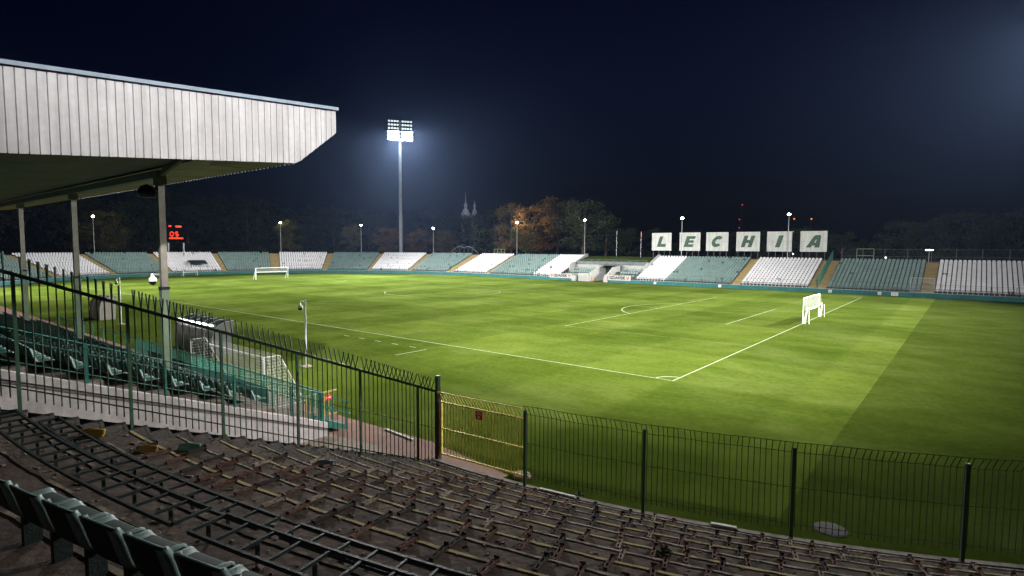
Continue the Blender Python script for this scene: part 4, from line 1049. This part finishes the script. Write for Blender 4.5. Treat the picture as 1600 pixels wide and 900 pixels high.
goal((-16.9, 11.6, 0), (-16.9, 19.2, 0), (1, 0, 0), 'white netted training goal stored beside the roofed stand', 'net', H=2.32, tr_=.055)

# ================================================================== DUGOUTS
glass = M('dugout_panel', (.13, .135, .125), .25, var=.15, scale=2)
def dugout(x, y0, y1, lab, lit, mat_):
    t = thing('dugout', lab, 'dugout', (x, (y0+y1)/2, 0), 'team shelters')
    pr = [(-.95, 0), (-.95, 1.1), (-.85, 1.65), (-.5, 2.05), (0, 2.22), (.45, 2.25)]
    n = max(2, int((y1-y0)/1.05))
    for k in range(n):
        a, c = y0+(y1-y0)*k/n+.02, y0+(y1-y0)*(k+1)/n-.02
        m_ = MB()
        for (xa, za), (xb, zb_) in zip(pr, pr[1:]): m_.quad((x+xa, a, za), (x+xb, a, zb_), (x+xb, c, zb_), (x+xa, c, za))
        o = m_.build('shell_panel', mat_, t); md = o.modifiers.new('s', 'SOLIDIFY'); md.thickness = .015
    for k in range(n+1):
        y = y0+(y1-y0)*k/n; MB().tube([(x+a-.02, y, z+.02) for a, z in pr], .022, 5).build('rib', steel, t)
    for y in (y0, y1):
        m_ = MB(); m_.quad(*[(x+a, y+(.03 if y == y0 else -.03), z) for a, z in pr+[(.3, 0)]]); m_.build('end_panel', mat_, t)
    MB().box((x-.7, y0+.1, .42), (x-.25, y1-.1, .48)).build('bench', M('bench_dark', (.03, .05, .05), .5), t)
    MB().box((x-.78, y0+.1, .48), (x-.7, y1-.1, .95)).build('bench_back', MATS['bench_dark'], t)
    if lit:
        MB().tube([(x-.86, y0+.15, 2.03), (x-.86, y1-.15, 2.03)], .045, 8).build('light_tube', EM('tube', (.95, .97, 1), 14), t)
        MB().box((x-.74, y0+.1, 1.93), (x-.72, y1-.1, 2.07)).build('tube_batten', white, t)
dugout(-12.1, 25.6, 31.6, 'long grey team shelter with a glowing light tube along its roof', True, glass)
dugout(-11.0, 52.2, 55.4, 'distant pale team shelter seen end-on at far left', False, M('pale_dugout', (.17, .16, .135), .6, var=.15, scale=2))

# ================================================================== CAMERAS ON POLES
def dome(t, p, sgn=1):
    MB().tube([p+Vector((0, 0, .0)), p+Vector((0, 0, -.16))], [.05, .07], 8).build('camera_neck', white, t)
    MB().lathe((p.x, p.y, p.z-.16), [(.01, .02), (.10, .01), (.135, -.06), (.135, -.14)], 12).build('camera_housing', white, t, True)
    MB().lathe((p.x, p.y, p.z-.30), [(.13, 0), (.12, -.07), (.07, -.13), (.01, -.15)], 12).build('camera_dome', black, t, True)
lft = (-RT).normalized(); lft.z = 0
def cctv(base, H, lab):
    t = thing('camera_pole', lab, 'camera pole', base, 'security cameras on poles')
    MB().tube([base, base+Vector((0, 0, H))], [.055, .045], 8).build('pole', steel, t)
    MB().box((base.x-.28, base.y-.28, 0), (base.x+.28, base.y+.28, .07)).build('footing', apron_m, t)
    a = base+Vector((0, 0, H-.18)); MB().tube([a, a+lft*.14+Vector((0, 0, .10)), a+lft*.26+Vector((0, 0, .08)), a+lft*.30+Vector((0, 0, -.04))], .03, 6).build('bracket', white, t)
    dome(t, a+lft*.30+Vector((0, 0, -.03)))
cctv(Vector((-10.77, 18.38, 0)), 4.05, 'grey camera pole with a dome camera standing on the grass')
cctv(Vector((-11.6, 47.6, 0)), 4.3, 'distant camera pole with dome camera behind the spiked fence at left')
t = thing('column_camera', 'dome camera on a bracket fixed to the stand column', 'camera', (XC, 11.35, 6.1))
a = Vector((XC, 11.35, 6.12))-Vector((0, 0, 0)); e = a+lft*.42+Vector((0, 0, .02))
MB().beam(a+lft*.12, e, .07, .05).build('bracket', steel, t); dome(t, e+Vector((0, 0, .02)))
t = thing('loudspeaker', 'dark round loudspeaker hung at the top of the stand column', 'loudspeaker', (XC, 11.3, 9.1))
c_ = Vector((XC, 11.3, 9.2))+lft*.52
MB().lathe(c_, [(.01, .28), (.22, .2), (.34, 0), (.30, -.2), (.01, -.24)], 12).build('horn', black, t, True); MB().beam(c_, Vector((XC, 11.3, 9.3))+lft*.13, .05, .05).build('arm', black, t)

# ================================================================== SCOREBOARD, DISTANT THINGS
led = EM('red_led', (1., .03, .004), 2.2)
pc = P(A(90.2), 17.5, 0); p1 = at(262, 352, 172); p2 = at(284, 375, 172)
sb = thing('scoreboard', 'dark scoreboard with glowing orange-red digits at far left', 'scoreboard', ((p1.x+p2.x)/2, (p1.y+p2.y)/2, ZT))
rt2 = Vector((RT.x, RT.y, 0)).normalized(); cb = (p1+p2)/2; fwd = Vector((0, 0, 1)).cross(rt2)
def brd(cx_, cz_, w_, h_, mat_, name, off):
    a = cb+rt2*(cx_-w_/2)-fwd*(-off); b_ = cb+rt2*(cx_+w_/2)-fwd*(-off); u0_, u1_ = Vector((0, 0, cz_-h_/2)), Vector((0, 0, cz_+h_/2)); d_ = -fwd*.08
    MB().hexa([a+u0_, b_+u0_, b_+u0_+d_, a+u0_+d_, a+u1_, b_+u1_, b_+u1_+d_, a+u1_+d_]).build(name, mat_, sb)
sgn_f = 1 if fwd.dot(fw) < 0 else -1
fwd = fwd*sgn_f
brd(.2, 0, 5.2, 4.6, M('board_black', (.003, .003, .003), .9, var=.1, spec=0), 'panel', 0)
def digit(cx_, cz_, w_, h_, segs):
    t_ = .22
    S = dict(a=(0, h_/2, w_-t_*2.2, t_), g=(0, 0, w_-t_*2.2, t_), d=(0, -h_/2, w_-t_*2.2, t_), f=(-w_/2+t_/2, h_/4, t_, h_/2-t_*1.2), b=(w_/2-t_/2, h_/4, t_, h_/2-t_*1.2), e=(-w_/2+t_/2, -h_/4, t_, h_/2-t_*1.2), c=(w_/2-t_/2, -h_/4, t_, h_/2-t_*1.2))
    for s_ in segs: x_, z_, w2, h2 = S[s_]; brd(cx_+x_, cz_+z_, w2, h2, led, 'digit_segment', .1)
digit(-.75, -.35, 1.0, 1.0, 'abcdef'); digit(.55, -.35, 1.0, 1.0, 'afgcd')
brd(.35, -1.45, 3.6, .3, led, 'light_bar', .1); brd(1.05, 1.6, 1.5, .36, led, 'light_bar', .1); brd(-1.15, 1.7, .6, .36, led, 'light_bar', .1)
for x_ in (-1.8, 2.2): a = cb+rt2*x_; MB().beam((a.x, a.y, ZT-1), (a.x, a.y, cb.z-2.6), .3, .3).build('leg', mastm, sb)
l = point('digits_light', cb+fwd*1.2+Vector((0, 0, -.6)), 60, (1, .12, .02), sb)

def church(lab):
    t = thing('church', lab, 'church', at(733, 360, 420))
    for q, top, base, w_ in ((727.5, 300, 333, 2.3), (741.5, 315, 334, 1.7)):
        c = at(q, 340, 420); z1 = at(q, top, 420).z; H = z1-18
        zb_ = at(q, base, 420).z
        MB().box((c.x-w_, c.y-w_, 0), (c.x+w_, c.y+w_, zb_)).build('tower', M('church_stone', (.42, .40, .40), .9, var=.15, scale=.5), t)
        for sx, sy in ((-1, -.45), (-1, .45), (-.45, -1), (.45, -1)):
            x_, y_ = c.x+sx*w_*1.003, c.y+sy*w_*1.003
            MB().box((x_-.35, y_-.35, zb_-4), (x_+.35, y_+.35, zb_-1.2)).build('belfry_window', black, t)
        MB().lathe((c.x, c.y, zb_), [(w_*1.25, 0), (w_*1.2, .5), (w_*1.02, 1.3), (w_*.9, 2.4), (w_*.45, 3.2), (w_*.42, 4.8), (w_*.6, 5.2), (w_*.55, 6.2), (w_*.2, 7.4), (w_*.12, 9), (.05, max(9.5, z1-zb_))], 12).build('spire', M('church_copper', (.34, .36, .36), .7, var=.2, scale=.6), t, True)
    point('church_floodlight', at(728, 322, 400), 6000, (.95, .95, 1), t, .5)
    c = at(733, 350, 432); MB().box((c.x-9, c.y-9, 0), (c.x+9, c.y+9, 13)).build('nave', MATS['church_stone'], t)
church('pair of distant church towers with bulbous spires above the dark trees')
def beacon(q, d, lights, lab, w_=.8):
    c = at(q[0], q[1], d); t = thing('beacon_mast', lab, 'mast', (c.x, c.y, 0))
    for sx, sy in ((-1, -1), (1, -1), (1, 1), (-1, 1)): MB().beam((c.x+sx*w_, c.y+sy*w_, 0), (c.x+sx*w_*.3, c.y+sy*w_*.3, c.z), .18, .18).build('leg', M('lattice', (.03, .03, .035), .7), t)
    m_ = MB()
    for k in range(14):
        z0, z1 = c.z*k/14, c.z*(k+1)/14; f = lambda z: w_*(1-.7*z/c.z)
        for (ax, ay), (bx_, by_) in (((-1, -1), (1, -1)), ((1, 1), (-1, 1)), ((-1, 1), (-1, -1)), ((1, -1), (1, 1))): m_.beam((c.x+ax*f(z0), c.y+ay*f(z0), z0), (c.x+bx_*f(z1), c.y+by_*f(z1), z1), .1, .1)
    stuff(m_.build('lattice', MATS['lattice'], t))
    for y_, mt in lights:
        z = at(q[0], y_, d).z; MB().lathe((c.x, c.y, z), [(.05, -.5), (.55, -.3), (.55, .3), (.05, .5)], 8).build('beacon', mt, t)
rb_, ob_ = EM('red_beacon', (1, .04, .05), 1.2), EM('amber_beacon', (1, .26, .03), 2.)
beacon((1160, 318), 520, [(320, rb_)], 'distant tall lattice mast with a red light at its top')
beacon((1155.5, 341), 500, [(343, rb_), (356, rb_)], 'distant lattice mast with two red lights above letter H')
beacon((1241, 340), 480, [(342, ob_), (361.5, ob_)], 'distant lattice mast with amber lights by letter I')
beacon((1268, 340), 480, [(342, ob_)], 'distant lattice mast with one amber light above letter A')

# ================================================================== TREES
def tree_meshes(seed, H, R, nleaf, ls):
    rnd = random.Random(seed); tk = MB()
    tk.tube([(0, 0, -1), (.1, 0, H*.2), (0, .15, H*.45), (.1, 0, H*.8)], [.45, .34, .24, .06], 7)
    cl = []
    for k in range(46):
        z = H*rnd.uniform(.16, .96); a = rnd.uniform(0, 2*PI); env = R*(1-abs((z/H-.52)/.55)**2.2)
        rr = max(.4, env)*math.sqrt(rnd.uniform(.12, 1)); c = Vector((rr*math.cos(a), rr*math.sin(a), z)); cl.append((c, rnd.uniform(.09, .26)*R))
    for c, r in cl[:11]: s_ = Vector((0, 0, c.z*.55)); tk.tube([s_, s_.lerp(c, .55)+Vector((0, 0, .3)), c], [.15, .09, .03], 5, False)
    lv = MB()
    for _ in range(nleaf):
        c, r = rnd.choice(cl); v = Vector((rnd.gauss(0, 1), rnd.gauss(0, 1), rnd.gauss(0, .7)))*r*.72
        p = c+v; n_ = Vector((rnd.gauss(0, 1), rnd.gauss(0, 1), rnd.gauss(.4, 1))).normalized(); a = n_.orthogonal().normalized(); bb = n_.cross(a); s_ = ls*rnd.uniform(.6, 1.3)
        lv.quad(p-a*s_, p-bb*s_*.55, p+a*s_, p+bb*s_*.55)
    return tk, lv
TREE = []
for sd_, H, R in ((1, 15, 5.6), (2, 14, 6.4), (3, 17, 5.2)):
    tk, lv = tree_meshes(sd_, H, R, 7000, .24); TREE.append((tk.mesh('trunk', bark), {n_: lv.mesh('crown', mt) for n_, mt in (('g', leaf_g), ('o', leaf_o), ('b', leaf_b), ('y', leaf_y))}, H))
def tree(px, topy, d, col, lab, i, wd=1.0, zg=None):
    p = at(px, topy, d); zg = ZT+.1 if zg is None else zg; tk, cr, H = TREE[i % 3]; s_ = (p.z-zg)/(H*.98)
    t = thing('tree', lab, 'tree', (p.x, p.y, zg), 'trees behind the stadium')
    mw = Matrix.Translation((p.x, p.y, zg)) @ Matrix.Rotation(i*1.7+px*.01, 4, 'Z') @ Matrix.Diagonal((s_*wd, s_*wd, s_, 1))
    link('trunk', tk, t, mw); link('crown', cr[col], t, mw)
tl = [(800, 318, 162, 'b', 'brown tree at the left of the lit autumn group', 0, 1.), (836, 322, 159, 'o', 'bright orange autumn tree just right of the lit lamp', 1, 1.0), (872, 308, 164, 'b', 'tallest brown-green tree of the lit autumn group', 2, 1.25),
      (912, 316, 150, 'g', 'dark green tree behind the lamp above the tunnel', 1, 1.2), (948, 330, 152, 'g', 'dark green tree at the right end of the autumn group', 0, 1.2), (822, 352, 157, 'y', 'yellow-green bush tree beneath the orange tree', 1, 1.1),
      (606, 357, 188, 'o', 'small orange tree just left of the floodlight mast', 1, 1.3), (650, 358, 186, 'o', 'small orange tree just right of the floodlight mast', 0, 1.3), (692, 361, 180, 'b', 'small brown tree right of the lamp by the mast', 1, 1.2),
      (452, 345, 184, 'y', 'yellow-leaved tree beside the lamp behind the far goal', 0, 1.1), (549, 351, 183, 'y', 'yellow-green tree left of the lamp by the mast', 2, 1.1), (158, 332, 184, 'y', 'yellow-green tree beside the lamp at far left', 1, 1.2)]
dk = [(20, 300, 215), (70, 290, 220), (120, 296, 215), (195, 305, 208), (240, 296, 215), (290, 300, 212), (335, 306, 214), (385, 312, 212), (425, 318, 216), (480, 322, 214), (520, 326, 212), (575, 328, 208), (620, 330, 215), (665, 332, 210), (712, 334, 205), (747, 335, 196), (775, 332, 180),
      (985, 356, 175), (1030, 358, 180), (1085, 362, 185), (1140, 362, 185), (1200, 360, 180), (1262, 358, 175), (1318, 362, 170), (1350, 374, 172), (1420, 348, 165), (1450, 342, 160), (1480, 336, 156), (1520, 334, 152), (1565, 330, 150), (1595, 328, 148)]
where = ['furthest left, beyond the stand', 'left of the stand column', 'behind the scoreboard', 'behind the far goal', 'left of the floodlight mast', 'behind the mast', 'under the church towers', 'behind the letter boards', 'right of the letter boards', 'at the right edge']
def wh(x): return where[0] if x < 130 else where[1] if x < 250 else where[2] if x < 350 else where[3] if x < 500 else where[4] if x < 610 else where[5] if x < 690 else where[6] if x < 800 else where[7] if x < 1290 else where[8] if x < 1430 else where[9]
cnt = {}
for px, ty, d, c, lab, i, wd in tl: tree(px, ty, d, c, lab, i, wd)
ords = ['first', 'second', 'third', 'fourth', 'fifth', 'sixth', 'seventh', 'eighth', 'ninth']
for j, (px, ty, d) in enumerate(dk):
    k = wh(px); cnt[k] = cnt.get(k, 0)+1
    tree(px, ty, d, 'g', f'dark tree {k}, {ords[cnt[k]-1]} from the left there', j, 1.35, zg=2.)

# ================================================================== HAZE
hz = MB().box((-620, -620, -1.2), (720, 720, 70))
hm = bpy.data.materials.new('haze'); hm.use_nodes = True; n = hm.node_tree; n.nodes.clear()
vo = n.nodes.new('ShaderNodeVolumePrincipled'); vo.inputs['Color'].default_value = (.38, .56, 1, 1); vo.inputs['Density'].default_value = .00006; vo.inputs['Anisotropy'].default_value = .65
mo = n.nodes.new('ShaderNodeOutputMaterial'); n.links.new(vo.outputs[0], mo.inputs['Volume'])
h = stuff(hz.build('haze', hm))
